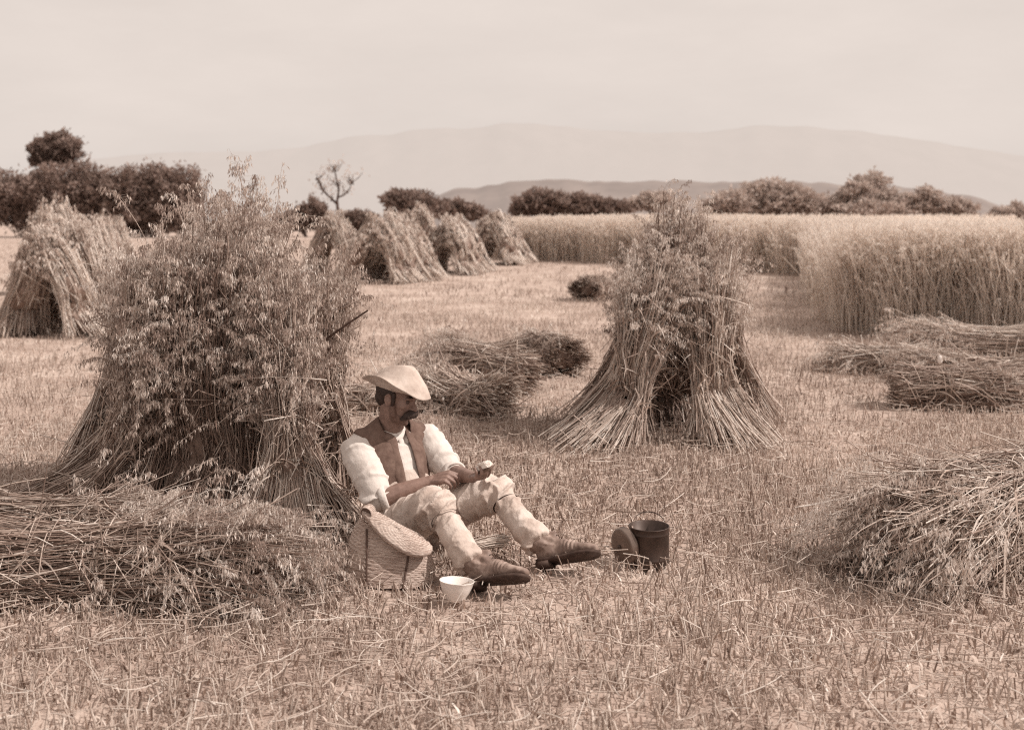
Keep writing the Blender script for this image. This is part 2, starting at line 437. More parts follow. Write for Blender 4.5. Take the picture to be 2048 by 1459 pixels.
    if nf:
        th3 = rng.uniform(0, 2 * np.pi, nf); t3 = rng.uniform(.05, .8, nf)
        q = place(th3, rng.uniform(.98, 1.12, nf), np.stack([t3, t3 + .04], 1))
        d = nrm(q[:, 1] - q[:, 0]); cen_ = place(th3, np.zeros(nf), t3[:, None])[:, 0]
        ra = nrm(q[:, 0] - cen_); tg = np.cross(d, ra)
        an = rng.normal(0, 1.0, nf); dd = nrm(d * np.cos(an)[:, None] + tg * np.sin(an)[:, None] + ra * rng.normal(.05, .14, nf)[:, None])
        L3 = rng.uniform(.15, .55, nf) * (.6 + length * .25); x3 = np.linspace(-.5, .5, 6)
        pf = q[:, :1] + dd[:, None] * (L3[:, None] * x3)[..., None] - ra[:, None] * (L3[:, None] * .35 * (x3 ** 2))[..., None] + np.array([0, 0, -.05]) * (x3 ** 2)[None, :, None] * rng.uniform(0, 2, (nf, 1, 1))
        kink = rng.random(nf) < .3; pf[kink, 4:] += (rng.normal(0, .05, (kink.sum(), 1, 3)) * np.array([1, 2])[None, :, None])
        g.tubes(pf, np.full((nf, 6), sr) * rng.uniform(.7, 1.2, (nf, 1)), tone=np.clip(tone + .16 + rng.normal(0, .2, nf), 0, 1))
    # dry leaves
    nl = int(ns * leaves)
    if nl:
        ii = rng.integers(0, ns, nl); jj = rng.integers(1, k - 1, nl)
        b = p[ii, jj]; d = nrm(p[ii, jj + 1] - p[ii, jj])
        out = nrm(rng.normal(size=(nl, 3)))
        L = rng.uniform(.10, .26, nl)[:, None] * (.5 + sr / .0044)
        q = np.linspace(0, 1, 5)
        pts = b[:, None] + d[:, None] * (L * .8)[:, None] * q[None, :, None] + out[:, None] * (L * .6)[:, None] * q[None, :, None] + np.array([0, 0, -1.]) * (L * .7)[:, None] * (q ** 2)[None, :, None]
        sd = nrm(np.cross(d, out))[:, None] * (np.array([.6, 1, .9, .6, .05]) * .0036 * sr / .0022)[None, :, None]
        g.ribbons(pts, sd, tone=np.clip(tone + .05 + rng.normal(0, .17, nl), 0, 1))
    # ears: at the stalk tips and on short tillers lower down
    if ne:
        ii = rng.permutation(ns)[:min(ne, ns)]
        b = p[ii, -1]; d = nrm(p[ii, -1] - p[ii, -2]); et = eartone + cl_tone[ii] * 1.2
        if ne > ns:
            th2 = rng.uniform(0, 2 * np.pi, ne - ns); r2 = rng.uniform(.8, 1.05, ne - ns); t2 = rng.uniform(ear_lo, 1, ne - ns)
            q = place(th2, r2, np.stack([t2 - .03, t2], 1))
            b = np.concatenate([b, q[:, 1]]); d = np.concatenate([d, nrm(q[:, 1] - q[:, 0])]); et = np.concatenate([et, np.full(ne - ns, eartone - .1)])
        outw = nrm(b - (W + T) / 2)
        d = nrm(d + outw * .35 + rng.normal(0, .28 * messy, d.shape))
        panicles(e, g, b, d, pan, m, size, droop=eardroop, tone=et)
    g.floor_clamp(.003); e.floor_clamp(.004)
    st = g.build('stalks', M['straw'], o)
    if ne: e.build('ears', M['ears'], o)
    if band:
        bg = Geo(); nb = 9; kk = 34
        a = np.linspace(0, 2 * np.pi, kk)
        for j in range(nb):
            tj = np.full((kk, 1), tw + rng.normal(0, .012))
            c = place(a, np.full(kk, 1.07), tj)[:, 0]
            c = c + nrm(T - B) * (rng.normal(0, .012) + .01 * np.sin(a * rng.integers(1, 4) + rng.uniform(0, 6)))[:, None]
            bg.tubes(c[None], np.full((1, kk), sr * 1.3), tone=.55 + rng.normal(0, .08), seg=4)
        bg.floor_clamp(.003)
        bg.build('straw_band', M['straw'], o)
    return o

# ------------------------------------------------------------------ camera, light, sky
cam = bpy.data.cameras.new('camera'); cam.sensor_width = 36; cam.lens = 36 * F / 2048
cam.shift_y = -(729.5 - HOR) / 2048; cam.clip_start = .05; cam.clip_end = 30000
cam.dof.use_dof = True; cam.dof.focus_distance = 5.35; cam.dof.aperture_fstop = 2.6
co = bpy.data.objects.new('camera', cam); COL.objects.link(co)
co.location = (0, 0, CAMH); co.rotation_euler = (R(90), 0, 0)
scene.camera = co

SUN_DIR = nrm(np.array([.74, -.14, .77]))
sun = bpy.data.lights.new('sun', 'SUN'); sun.energy = 4.1; sun.angle = R(.6); sun.color = (1, .925, .86)
so = bpy.data.objects.new('sun', sun); COL.objects.link(so)
so.rotation_euler = Vector(-SUN_DIR).to_track_quat('-Z', 'Y').to_euler(); so.location = (4, -2, 8)

w = bpy.data.worlds.new('World'); scene.world = w; w.use_nodes = True
nt = w.node_tree; bg = nt.nodes['Background']
sky = nt.nodes.new('ShaderNodeTexSky'); sky.sky_type = 'NISHITA'; sky.sun_disc = False
sky.sun_elevation = math.asin(SUN_DIR[2]); sky.sun_rotation = math.atan2(SUN_DIR[0], SUN_DIR[1])
sky.dust_density = 4.0; sky.air_density = 1.0
bw = nt.nodes.new('ShaderNodeRGBToBW')
mx = nt.nodes.new('ShaderNodeMix'); mx.data_type = 'RGBA'; mx.blend_type = 'MULTIPLY'; mx.inputs['Factor'].default_value = 1
mx.inputs['B'].default_value = (1.0, .887, .815, 1)
# thin high haze whitens the whole sky: pull the clear-sky gradient most of the way to one value
flat = nt.nodes.new('ShaderNodeMix'); flat.data_type = 'FLOAT'; flat.inputs['Factor'].default_value = .72
flat.inputs['B'].default_value = 8.1
nt.links.new(sky.outputs[0], bw.inputs[0]); nt.links.new(bw.outputs[0], flat.inputs['A'])
tc = nt.nodes.new('ShaderNodeTexCoord'); mp = nt.nodes.new('ShaderNodeMapping'); mp.inputs['Scale'].default_value = (1, 1, 3.5)
cn = nt.nodes.new('ShaderNodeTexNoise'); cn.inputs['Scale'].default_value = 2.2; cn.inputs['Detail'].default_value = 7; cn.inputs['Roughness'].default_value = .6
nt.links.new(tc.outputs['Generated'], mp.inputs['Vector']); nt.links.new(mp.outputs['Vector'], cn.inputs['Vector'])
mr = nt.nodes.new('ShaderNodeMapRange'); mr.inputs['From Min'].default_value = .3; mr.inputs['From Max'].default_value = .7; mr.inputs['To Min'].default_value = .93; mr.inputs['To Max'].default_value = 1.07
nt.links.new(cn.outputs['Fac'], mr.inputs['Value'])
mu = nt.nodes.new('ShaderNodeMath'); mu.operation = 'MULTIPLY'      # faint high cloud
nt.links.new(flat.outputs[0], mu.inputs[0]); nt.links.new(mr.outputs['Result'], mu.inputs[1])
nt.links.new(mu.outputs[0], mx.inputs['A']); nt.links.new(mx.outputs['Result'], bg.inputs['Color'])
bg.inputs['Strength'].default_value = .117

scene.view_settings.view_transform = 'Standard'; scene.view_settings.look = 'None'; scene.view_settings.exposure = 0
scene.render.film_transparent = False
scene.cycles.max_bounces = 10; scene.cycles.diffuse_bounces = 7
scene.cycles.filter_width = 1.15
scene.cycles.use_denoising = False      # keep the crisp straw and a little grain

# ------------------------------------------------------------------ ground
ys = np.concatenate([np.arange(1.5, 9, .09), np.geomspace(9, 130, 90), np.geomspace(140, 9000, 30)])
xs_n = np.linspace(-1, 1, 150)
gx = xs_n[None] * (ys * .95 + 4)[:, None]; gy = np.broadcast_to(ys[:, None], gx.shape)
gz = terrain(gx, gy)
gz = gz + (np.sin(gx * 3.1 + gy * 1.7) * .008 + np.sin(gx * 7.3 - gy * 5.1) * .006 + rng.normal(0, .006, gx.shape)) * (gy < 60)
gz = gz - .55 * np.clip(gy - 110, 0, 400) / 400 * 14 * (gy > 110)
g = Geo(); g.add(np.stack([gx, gy, gz - .012], -1), grid_faces(len(ys), 150, False)[:, ::-1])
tag(g.build('ground', M['soil'], smooth=True), kind='structure')

# distant land
def ridge(name, pts, d, depth, mat, jag, seed, base=-8):
    r2 = np.random.default_rng(seed)
    us = np.array([p[0] for p in pts], float); vs = np.array([p[1] for p in pts], float)
    n = 260; u = np.linspace(us[0], us[-1], n); v = np.interp(u, us, vs)
    k = np.hanning(9); k /= k.sum(); v = np.convolve(np.pad(v, 4, 'edge'), k, 'valid')
    j = np.convolve(r2.normal(0, 1, n + 8), k, 'valid') * jag
    x = (u - 1024) * d / F; z = CAMH - (v + j - HOR) * d / F
    fr = np.linspace(-1, 1, 15)
    prof = np.cos(fr * np.pi / 2) ** .8
    X = x[None] * (1 + fr[:, None] * depth / d); Y = np.broadcast_to(d + fr[:, None] * depth, X.shape)
    Z = base + (z - base)[None] * prof[:, None] + 0
    g = Geo(); g.add(np.stack([X, Y, Z], -1), grid_faces(15, n, False)[:, ::-1])
    return tag(g.build(name, mat, smooth=True), kind='structure')

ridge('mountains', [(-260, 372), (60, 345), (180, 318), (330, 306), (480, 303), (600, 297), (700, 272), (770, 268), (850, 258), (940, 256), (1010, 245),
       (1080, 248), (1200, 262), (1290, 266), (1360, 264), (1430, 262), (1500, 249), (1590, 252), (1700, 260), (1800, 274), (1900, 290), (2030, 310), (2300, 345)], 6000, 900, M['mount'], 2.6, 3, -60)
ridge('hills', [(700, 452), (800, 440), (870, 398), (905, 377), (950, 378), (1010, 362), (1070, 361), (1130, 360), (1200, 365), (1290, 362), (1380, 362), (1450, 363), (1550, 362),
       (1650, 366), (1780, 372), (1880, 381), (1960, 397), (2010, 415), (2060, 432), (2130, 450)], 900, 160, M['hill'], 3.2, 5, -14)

# ------------------------------------------------------------------ stubble field
def crop_mask(x, y):
    """inside the standing oats"""
    return inside(CROP_A, x, y) | inside(CROP_B, x, y)
def inside(poly, x, y):
    r = np.zeros(np.shape(x), bool); n = len(poly)
    for i in range(n):
        x1, y1 = poly[i]; x2, y2 = poly[(i + 1) % n]
        c = ((y1 > y) != (y2 > y)) & (x < (x2 - x1) * (y - y1) / (y2 - y1 + 1e-12) + x1)
        r ^= c
    return r

def g2(u, v): return tuple(ground(u, v)[:2])
a0, a1, a2, a3 = g2(990, 517), g2(1110, 521), g2(1230, 526), g2(1640, 552)
b0, b1, b2, b3 = g2(1650, 590), g2(1700, 655), g2(1850, 680), g2(2250, 700)
CROP_A = [a0, a1, a2, a3, (a3[0] + 4, a3[1] + 1), (34, 74), (-2.2, 78)]
CROP_B = [(a3[0] + .2, a3[1] - .3), b0, b1, b2, b3, (18, 34), (24, 50), (a3[0] + 1, a3[1] + 10)]

CLEAR = [(*P(911, 1207, 4.66)[:2], .050), (*P(1298, 1122, 5.2)[:2], .092)] + [(*P(u, 1150, d)[:2], .070) for u, d in ((722, 4.94), (755, 4.94), (790, 4.94), (825, 4.95), (852, 4.96))] + \
        [(-.52, 5.46, .17), (-.60, 5.52, .17), (-.42, 5.50, .14)] + [(*P(u, 1180, d)[:2], .045) for u, d in ((950, 4.8), (985, 4.77), (1085, 5.08), (1120, 5.06))]
def clear(x, y):
    ok = np.ones(len(x), bool)
    for cx, cy, r in CLEAR: ok &= (x - cx) ** 2 + (y - cy) ** 2 > r * r
    return ok

def scatter(n, y0, y1, dens):
    """n points with ground density proportional to dens(y)"""
    yy = np.linspace(y0, y1, 400); pdf = (yy * 1.1 + .6) * dens(yy); cdf = np.cumsum(pdf); cdf /= cdf[-1]
    y = np.interp(rng.random(n), cdf, yy); x = rng.uniform(-.60, .60, n) * (y + 2.4)
    return x, y

def stubble(name, n, y0, y1, dens, h, r, k, grass):
    g = Geo()
    x, y = scatter(n, y0, y1, dens)
    # drilled rows run away from the lens, and bare and thick patches alternate
    row = np.round((x + y * .35) / .17) * .17 - y * .35
    x = np.where(rng.random(n) < .6, row + rng.normal(0, .03, n), x)
    patch = np.sin(x * 1.3 + y * .9) + np.sin(x * 2.7 - y * 1.9 + 1) + rng.normal(0, .8, n)
    ok = (patch > -1.0) & ~crop_mask(x, y) & clear(x, y)
    x, y = x[ok], y[ok]; n = len(x)
    z = terrain(x, y) - .012
    H = h * rng.uniform(.35, 1.3, n) * (1 + .35 * np.sin(x * 2.1 + 1) * np.sin(y * 1.7))
    lean = rng.normal(0, .24, (n, 2)) * H[:, None]
    q = np.linspace(0, 1, k)
    p = np.stack([x, y, z], -1)[:, None] + np.concatenate([lean, H[:, None]], 1)[:, None] * q[None, :, None]
    tn = np.clip(.50 + .22 * np.sin(x * .9 + 2) * np.sin(y * .7) + rng.normal(0, .22, n), 0, 1)
    g.tubes(p, (r * rng.uniform(.7, 1.3, n))[:, None] * np.ones(k), tone=tn)
    # grass and bent dry leaves between
    m = int(n * grass)
    x, y = scatter(m, y0, y1, dens); ok = ~crop_mask(x, y) & clear(x, y); x, y = x[ok], y[ok]; m = len(x)
    z = terrain(x, y) - .01
    L = h * rng.uniform(.4, 1.25, m); az = rng.uniform(0, 2 * np.pi, m); out = np.stack([np.cos(az), np.sin(az), 0 * az], -1)
    q = np.linspace(0, 1, k + 1); b = rng.uniform(.3, 1.3, m)
    p = np.stack([x, y, z], -1)[:, None] + np.array([0, 0, 1.]) * (L[:, None] * (q - .55 * b[:, None] * q ** 2))[..., None] + out[:, None] * (L[:, None] * b[:, None] * .8 * q ** 1.6)[..., None]
    sd = np.stack([-np.sin(az), np.cos(az), 0 * az], -1)
    wdt = (r * 1.5) * rng.uniform(.6, 1.3, m)
    g.ribbons(p, sd[:, None] * (wdt[:, None] * (1 - .9 * q ** 2))[..., None], tone=np.clip(.38 + .22 * np.sin(x * 1.7) * np.sin(y * 1.3 + 2) + rng.normal(0, .24, m), 0, 1))
    return tag(g.build(name, M['stubble']), kind='stuff', cat='stubble', label='dry cut oat stubble covering the field')

stubble('stubble', 46000, 2.9, 9, lambda y: 1 / (1 + (y / 7) ** 2), .075, .0030, 3, 1.6)
stubble('stubble', 52000, 9, 22, lambda y: 1 / (y / 9) ** .8, .085, .0032, 2, .8)
stubble('stubble', 50000, 22, 80, lambda y: 1 / (y / 22) ** 1.2, .09, .007, 2, .4)

def loose_straw(name, n, y0, y1, r):
    g = Geo()
    x, y = scatter(n, y0, y1, lambda y: 1 / (1 + (y / 6) ** 2))
    ok = ~crop_mask(x, y) & clear(x, y); x, y = x[ok], y[ok]; n = len(x)
    az = rng.uniform(0, 2 * np.pi, n); L = rng.uniform(.04, .22, n)
    q = np.linspace(-.5, .5, 5)
    d = np.stack([np.cos(az), np.sin(az), rng.normal(0, .13, n)], -1)
    p = np.stack([x, y, terrain(x, y) + rng.uniform(.015, .09, n)], -1)[:, None] + d[:, None] * (L[:, None] * q)[..., None]
    p = p + rng.normal(0, .03, (n, 1, 3)) * (q ** 2 * 4)[None, :, None] * L[:, None, None] * 2
    g.tubes(p, np.full((n, 5), r) * rng.uniform(.7, 1.2, (n, 1)), tone=np.clip(.62 + rng.normal(0, .2, n), 0, 1))
    g.floor_clamp(.004)
    return tag(g.build(name, M['stubble']), kind='stuff', cat='loose straw', label='loose broken straws lying over the stubble')
loose_straw('loose_straw', 11500, 3.0, 14, .0023)

# small broad leaved weeds in the bottom of the stubble
def weeds(n):
    g = Geo()
    x, y = scatter(n, 3, 13, lambda y: 1 / (1 + (y / 6) ** 2))
    keep = (np.sin(x * 1.9 + 1.2) + np.sin(y * 2.3 + x)) > -.2
    x, y = x[keep], y[keep]; n = len(x); m = 9
    b = np.stack([x, y, terrain(x, y)], -1)[:, None] + rng.normal(0, .022, (n, m, 3)) * [1, 1, .6] + np.array([0, 0, .03])
    d = nrm(rng.normal(size=(n, m, 3)) + [0, 0, .5])
    g.blades(b.reshape(-1, 3), d.reshape(-1, 3), rng.uniform(.012, .035, n * m), rng.uniform(.006, .014, n * m), tone=np.clip(np.repeat(rng.uniform(.05, .5, n), m) + rng.normal(0, .08, n * m), 0, 1))
    g.floor_clamp(.002)
    return tag(g.build('weeds', M['stubble']), kind='stuff', cat='weeds', label='low weeds growing between the stubble stalks')
weeds(4200)

# ------------------------------------------------------------------ standing oats
def standing():
    g = Geo(); e = Geo()
    # front stalks along the cut edges
    def edge(poly_pts, n, depth, sr, size, m):
        pts = np.array(poly_pts); sg = np.diff(pts, axis=0); ln = np.linalg.norm(sg, axis=1); c = np.concatenate([[0], np.cumsum(ln)])
        s = rng.uniform(0, c[-1], n); i = np.clip(np.searchsorted(c, s) - 1, 0, len(sg) - 1)
        f = (s - c[i]) / ln[i]
        p = pts[i] + sg[i] * f[:, None]
        inn = nrm(np.stack([-sg[i][:, 1], sg[i][:, 0]], -1))
        back = np.abs(rng.normal(0, depth, n)) - .18 * np.sin(s * 2.3) - .1 * np.sin(s * 5.1)
        p = p + inn * (back - .05)[:, None] + rng.normal(0, .05, (n, 2))
        z = terrain(p[:, 0], p[:, 1]); H = rng.uniform(.85, 1.48, n)
        k = 5; q = np.linspace(0, 1, k)
        lean = rng.normal(0, .15, (n, 2)) * H[:, None]
        b = np.concatenate([p, z[:, None]], 1)
        pp = b[:, None] + np.array([0, 0, 1.]) * (H[:, None] * q)[..., None] + np.concatenate([lean, np.zeros((n, 1))], 1)[:, None] * (q ** 2)[None, :, None]
        g.tubes(pp, np.full((n, k), sr), tone=np.clip(.72 + rng.normal(0, .25, n), 0, 1))
        d = nrm(pp[:, -1] - pp[:, -2] + rng.normal(0, .06, (n, 3)))
        panicles(e, g, pp[:, -1], d, .24, m, size, droop=.45, tone=.9, branch=False)
        # hanging dry leaves
        nl = n // 2; ii = rng.integers(0, n, nl); q3 = np.linspace(0, 1, 4); az = rng.uniform(0, 6.28, nl); o = np.stack([np.cos(az), np.sin(az), 0 * az], -1)
        hb = rng.uniform(.2, .8, nl)
        bb = b[ii] + np.array([0, 0, 1.]) * (H[ii] * hb)[:, None] + np.concatenate([lean[ii] * hb[:, None] ** 2, np.zeros((nl, 1))], 1)
        L = rng.uniform(.12, .3, nl)
        p4 = bb[:, None] + o[:, None] * (L[:, None] * .6 * q3)[..., None] + np.array([0, 0, 1.]) * (L[:, None] * (.7 * q3 - 1.1 * q3 ** 2))[..., None]
        sd = np.stack([-np.sin(az), np.cos(az), 0 * az], -1)
        g.ribbons(p4, sd[:, None] * (np.array([1, 1, .7, .1]) * sr * 2)[None, :, None], tone=np.clip(.45 + rng.normal(0, .18, nl), 0, 1))
    edge([b1, b2, b3], 7600, 1.15, .0042, .036, 14)
    edge([a3, b0, b1], 3600, 1.0, .005, .042, 11)
    edge([a0, a1, a2, a3], 5000, .8, .0075, .06, 7)
    # the outermost row, its sunlit look put into a paler tone
    def outer(poly_pts, n, sr):
        pts = np.array(poly_pts); sg = np.diff(pts, axis=0); ln = np.linalg.norm(sg, axis=1); c = np.concatenate([[0], np.cumsum(ln)])
        s = rng.uniform(0, c[-1], n); i = np.clip(np.searchsorted(c, s) - 1, 0, len(sg) - 1)
        p = pts[i] + sg[i] * ((s - c[i]) / ln[i])[:, None]; inn = nrm(np.stack([-sg[i][:, 1], sg[i][:, 0]], -1))
        p = p + inn * (rng.uniform(-.28, .08, n) - .18 * np.sin(s * 2.3) - .1 * np.sin(s * 5.1))[:, None]
        H = rng.uniform(.45, 1.25, n); q = np.linspace(0, 1, 5); lean = rng.normal(0, .16, (n, 2)) * H[:, None]
        b = np.concatenate([p, terrain(p[:, 0], p[:, 1])[:, None]], 1)
        pp = b[:, None] + np.array([0, 0, 1.]) * (H[:, None] * q)[..., None] + np.concatenate([lean, np.zeros((n, 1))], 1)[:, None] * (q ** 2)[None, :, None]
        g.tubes(pp, np.full((n, 5), sr) * rng.uniform(.7, 1.3, (n, 1)), tone=np.clip(.92 + rng.normal(0, .14, n), 0, 1))
        hd_ = rng.random(n) < .35
        panicles(e, g, pp[hd_, -1], nrm(pp[hd_, -1] - pp[hd_, -2]), .22, 10, .032 * sr / .005, droop=.5, tone=.95, branch=False)
    outer([b1, b2, b3], 1500, .0052); outer([a3, b0, b1], 900, .006); outer([a0, a1, a2, a3], 900, .009)
    # heads of the mass behind
    n = 26000
    x = rng.uniform(-3, 34, n * 3); y = rng.uniform(12, 78, n * 3)
    ok = crop_mask(x, y) & (rng.random(n * 3) < np.clip(26 / y, .12, 1)); x, y = x[ok][:n], y[ok][:n]; n = len(x)
    H = rng.uniform(.95, 1.42, n) + .05 * np.sin(x * .8) * np.sin(y * .5)
    b = np.stack([x, y, terrain(x, y) + H], -1); d = nrm(rng.normal(0, .18, (n, 3)) + [0, 0, 1])
    sc = np.clip(y / 16, 1, 4)
    for lo, hi in ((0, 22), (22, 40), (40, 100)):
        s = (y >= lo) & (y < hi)
        f = (lo + min(hi, 60)) / 2 / 15
        panicles(e, g, b[s] - [0, 0, .25], d[s], .28, 9, .03 * max(f, 1) ** .8, droop=.4, tone=.92, branch=False)
    # the thick of the crop, seen only as depth between the stalks
    for poly, nm in ((CROP_A, 0), (CROP_B, 1)):
        xs = np.arange(-3, 35, .5); yy = np.arange(11, 79, .5)
        X, Y = np.meshgrid(xs, yy)
        def deep(X, Y):
            r = inside(poly, X, Y)
            for dx, dy in ((.75, 0), (-.75, 0), (0, .75), (0, -.75)): r &= inside(poly, X + dx, Y + dy)
            return r
        c = deep(X + .25, Y + .25)
        hz = .93 + rng.normal(0, .09, X.shape)
        gz = terrain(X, Y)
        top = np.stack([X, Y, gz + hz], -1); bot = np.stack([X, Y, gz], -1)
        N = X.size; idx = np.arange(N).reshape(X.shape)
        q = []
        cc = np.argwhere(c[:-1, :-1])
        for (i, j) in cc:
            q.append((idx[i, j], idx[i, j + 1], idx[i + 1, j + 1], idx[i + 1, j]))
            if i == 0 or not c[i - 1, j]: q.append((idx[i, j] + N, idx[i, j + 1] + N, idx[i, j + 1], idx[i, j]))
            if not c[i + 1, j]: q.append((idx[i + 1, j + 1] + N, idx[i + 1, j] + N, idx[i + 1, j], idx[i + 1, j + 1]))
            if j == 0 or not c[i, j - 1]: q.append((idx[i + 1, j] + N, idx[i, j] + N, idx[i, j], idx[i + 1, j]))
            if not c[i, j + 1]: q.append((idx[i, j + 1] + N, idx[i + 1, j + 1] + N, idx[i + 1, j + 1], idx[i, j + 1]))
        vv = np.concatenate([top.reshape(-1, 3), bot.reshape(-1, 3)])
        used, inv = np.unique(np.array(q).ravel(), return_inverse=True)
        g.add(vv[used], inv.reshape(-1, 4), tone=.95)
    o = tag(g.build('standing_oats', M['crop']), kind='stuff', cat='standing crop', label='uncut ripe oats still standing behind the harvested ground')
    e.build('ears', M['crop'], o)
standing()

# ------------------------------------------------------------------ the big stook behind the man
G1 = 'sheaves of the big stook behind the man'
make_sheaf('front sheaf of the big stook, its pale cut ends splayed beside the woven bag', G1,
           P(600, 1080, 5.60) * [1, 1, 0], P(582, 885, 5.86), P(548, 560, 6.08), .36, .12, .22, ns=900, ne=560, m=30, sr=.0033, tone=.5, ear_lo=.62, eartone=.50, messy=1.3, leaves=.5, corek=.62)
make_sheaf('sheaf of the big stook slanting down to its butts at the picture edge', G1,
           P(105, 990, 6.15) * [1, 1, 0] + [0, 0, .04], P(272, 845, 6.12), P(350, 560, 6.2), .24, .14, .31, ns=950, ne=620, m=30, sr=.0033, tone=.42, ear_lo=.6, eartone=.50, messy=1.5, leaves=.6, corek=.62)
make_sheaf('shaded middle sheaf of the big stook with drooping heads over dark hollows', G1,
           P(375, 1060, 5.95) * [1, 1, 0], P(400, 800, 6.1), P(435, 475, 6.25), .32, .25, .34, ns=900, ne=900, m=28, sr=.0031, tone=.16, ear_lo=.5, eartone=.50, messy=1.7, leaves=.7, corek=.62)  # low straw tone paints in the shade at the stook's middle
make_sheaf('sheaf at the back of the big stook leaning out over the hatted man', G1,
           P(660, 985, 6.55) * [1, 1, 0], P(625, 760, 6.5), P(606, 560, 6.45), .30, .18, .27, ns=750, ne=520, m=26, sr=.0031, tone=.38, ear_lo=.6, eartone=.50, messy=1.5, leaves=.5, corek=.62)
make_sheaf('tallest sheaf of the big stook, at the back, heads reaching above the hedge', G1,
           P(480, 1000, 6.9) * [1, 1, 0], P(474, 700, 6.75), P(470, 425, 6.6), .32, .2, .22, ns=800, ne=620, m=28, sr=.003, tone=.5, ear_lo=.6, eartone=.50, messy=1.6, leaves=.5, corek=.62)
make_sheaf('rear sheaf of the big stook, seen against the farther stook', G1,
           P(215, 960, 6.9) * [1, 1, 0], P(275, 740, 6.8), P(322, 560, 6.65), .30, .18, .26, ns=650, ne=480, m=22, sr=.003, tone=.46, ear_lo=.6, eartone=.50, messy=1.5, leaves=.5, corek=.62)

def tall_stem(u0, v0, u1, v1, d, label, m=26):
    o = thing('oat_plant', label, 'oat stem', P(u0, v0, d), 'single oat stems sticking up out of the big stook')
    a, b = P(u0, v0, d), P(u1, v1, d)
    q = np.linspace(0, 1, 8)[:, None]
    g = Geo(); e = Geo()
    p = a + (b - a) * q + np.array([.02, 0, 0]) * np.sin(q * 3)
    g.tubes(p[None], np.full((1, 8), .0021), tone=.45, seg=5)
    st = p[-3]; dd = nrm(b - a)
    panicles(e, g, np.repeat(st[None], 2, 0), nrm(dd + rng.normal(0, .08, (2, 3))), .24, m, .026, spread=.30, droop=.45, tone=.55)
    g.build('stalk', M['straw'], o); e.build('ear', M['ears'], o)
tall_stem(505, 470, 468, 330, 6.55, 'tallest single oat stem rising from the top of the big stook')
tall_stem(300, 500, 236, 395, 6.5, 'oat stem bent out from the shoulder of the big stook towards the tree')
tall_stem(540, 480, 556, 350, 6.6, 'thin oat stem rising beside the hollow between the stook top and small tree', 16)
tall_stem(400, 480, 400, 372, 6.6, 'short oat stem poking up before the dark hedge end', 18)
tall_stem(652, 600, 690, 500, 6.3, 'oat stem leaning away from the big stook towards the far stooks', 18)

# broken stick and the drooping ear by the stook
def stick():
    o = thing('broken_stem', 'dark snapped stem sticking out of the big stook above the man\'s hat', 'dead stem', P(652, 678, 6.0))
    a, b, c = P(735, 621, 5.95), P(655, 676, 6.0), P(650, 712, 6.0)
    v, q, t = solid_tube([a, .5 * (a + b) + [.004, 0, .006], b], [.005, .006, .007], seg=8)
    g = Geo().add(v, q, t); g.build('upper_stem', M['wood'], o, True)
    v, q, t = solid_tube([b + [-.02, 0, .0], b + [.008, 0, -.012], .5 * (b + c) + [.022, 0, 0], c], [.006, .007, .008, .005], seg=8)
    g = Geo().add(v, q, t); g.build('bent_stem', M['wood'], o, True)
    o2 = thing('oat_plant', 'oat ear hanging down from a thin arching stem beyond the snapped stem', 'oat stem', P(690, 730, 6.0), 'single oat stems sticking up out of the big stook')
    p = np.array([P(672, 760, 6.05), P(690, 690, 6.05), P(716, 640, 6.05), P(738, 628, 6.05), P(746, 655, 6.05)])
    pp, _ = spline(p, np.zeros(5), 14)
    g = Geo(); e = Geo(); g.tubes(pp[None], np.full((1, 14), .0012), tone=.5, seg=4)
    panicles(e, g, pp[-1:], np.array([[.08, 0, -1.]]), .15, 16, .026, spread=.12, droop=0, tone=.35)
    g.build('stalk', M['straw'], o2); e.build('ear', M['ears'], o2)
stick()

# ------------------------------------------------------------------ the middle stook
G2 = 'sheaves of the middle stook'
def Z0(u, v, dd=0):
    p = ground(u, v); p[1] += 0
    return p
make_sheaf('sheaf of the middle stook with long butts splayed towards the heap of sheaves', G2,
           P(1172, 888, 7.9) * [1, 1, 0], P(1268, 735, 8.05), P(1318, 530, 8.15), .38, .15, .25, ns=620, ne=400, m=26, sr=.0038, tone=.48, ear_lo=.66, messy=1.6, leaves=.6, corek=.6)
make_sheaf('front sheaf of the middle stook with a bright fan of cut stalk ends', G2,
           P(1476, 888, 7.95) * [1, 1, 0], P(1420, 732, 8.1), P(1412, 520, 8.2), .34, .14, .25, ns=620, ne=400, m=26, sr=.0038, tone=.62, ear_lo=.66, messy=1.5, leaves=.5, corek=.6)
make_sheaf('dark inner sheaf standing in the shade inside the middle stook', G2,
           P(1325, 870, 8.7) * [1, 1, 0], P(1338, 720, 8.55), P(1362, 440, 8.35), .30, .25, .22, ns=800, ne=680, m=28, sr=.0034, tone=.08, ear_lo=.62, messy=1.6, leaves=.6, corek=.66)  # very low straw tone puts the inner shade into the colour
make_sheaf('rear sheaf of the middle stook whose stalks lean from the small dark bundle', G2,
           P(1195, 850, 8.9) * [1, 1, 0], P(1262, 690, 8.7), P(1312, 540, 8.45), .28, .13, .18, ns=500, ne=340, m=22, sr=.0036, tone=.34, ear_lo=.62, messy=1.5, leaves=.5, corek=.62)
make_sheaf('rear sheaf of the middle stook nearest the standing oats', G2,
           P(1505, 850, 8.9) * [1, 1, 0], P(1452, 690, 8.7), P(1432, 520, 8.45), .24, .12, .18, ns=500, ne=340, m=22, sr=.0036, tone=.4, ear_lo=.62, messy=1.5, leaves=.5, corek=.62)

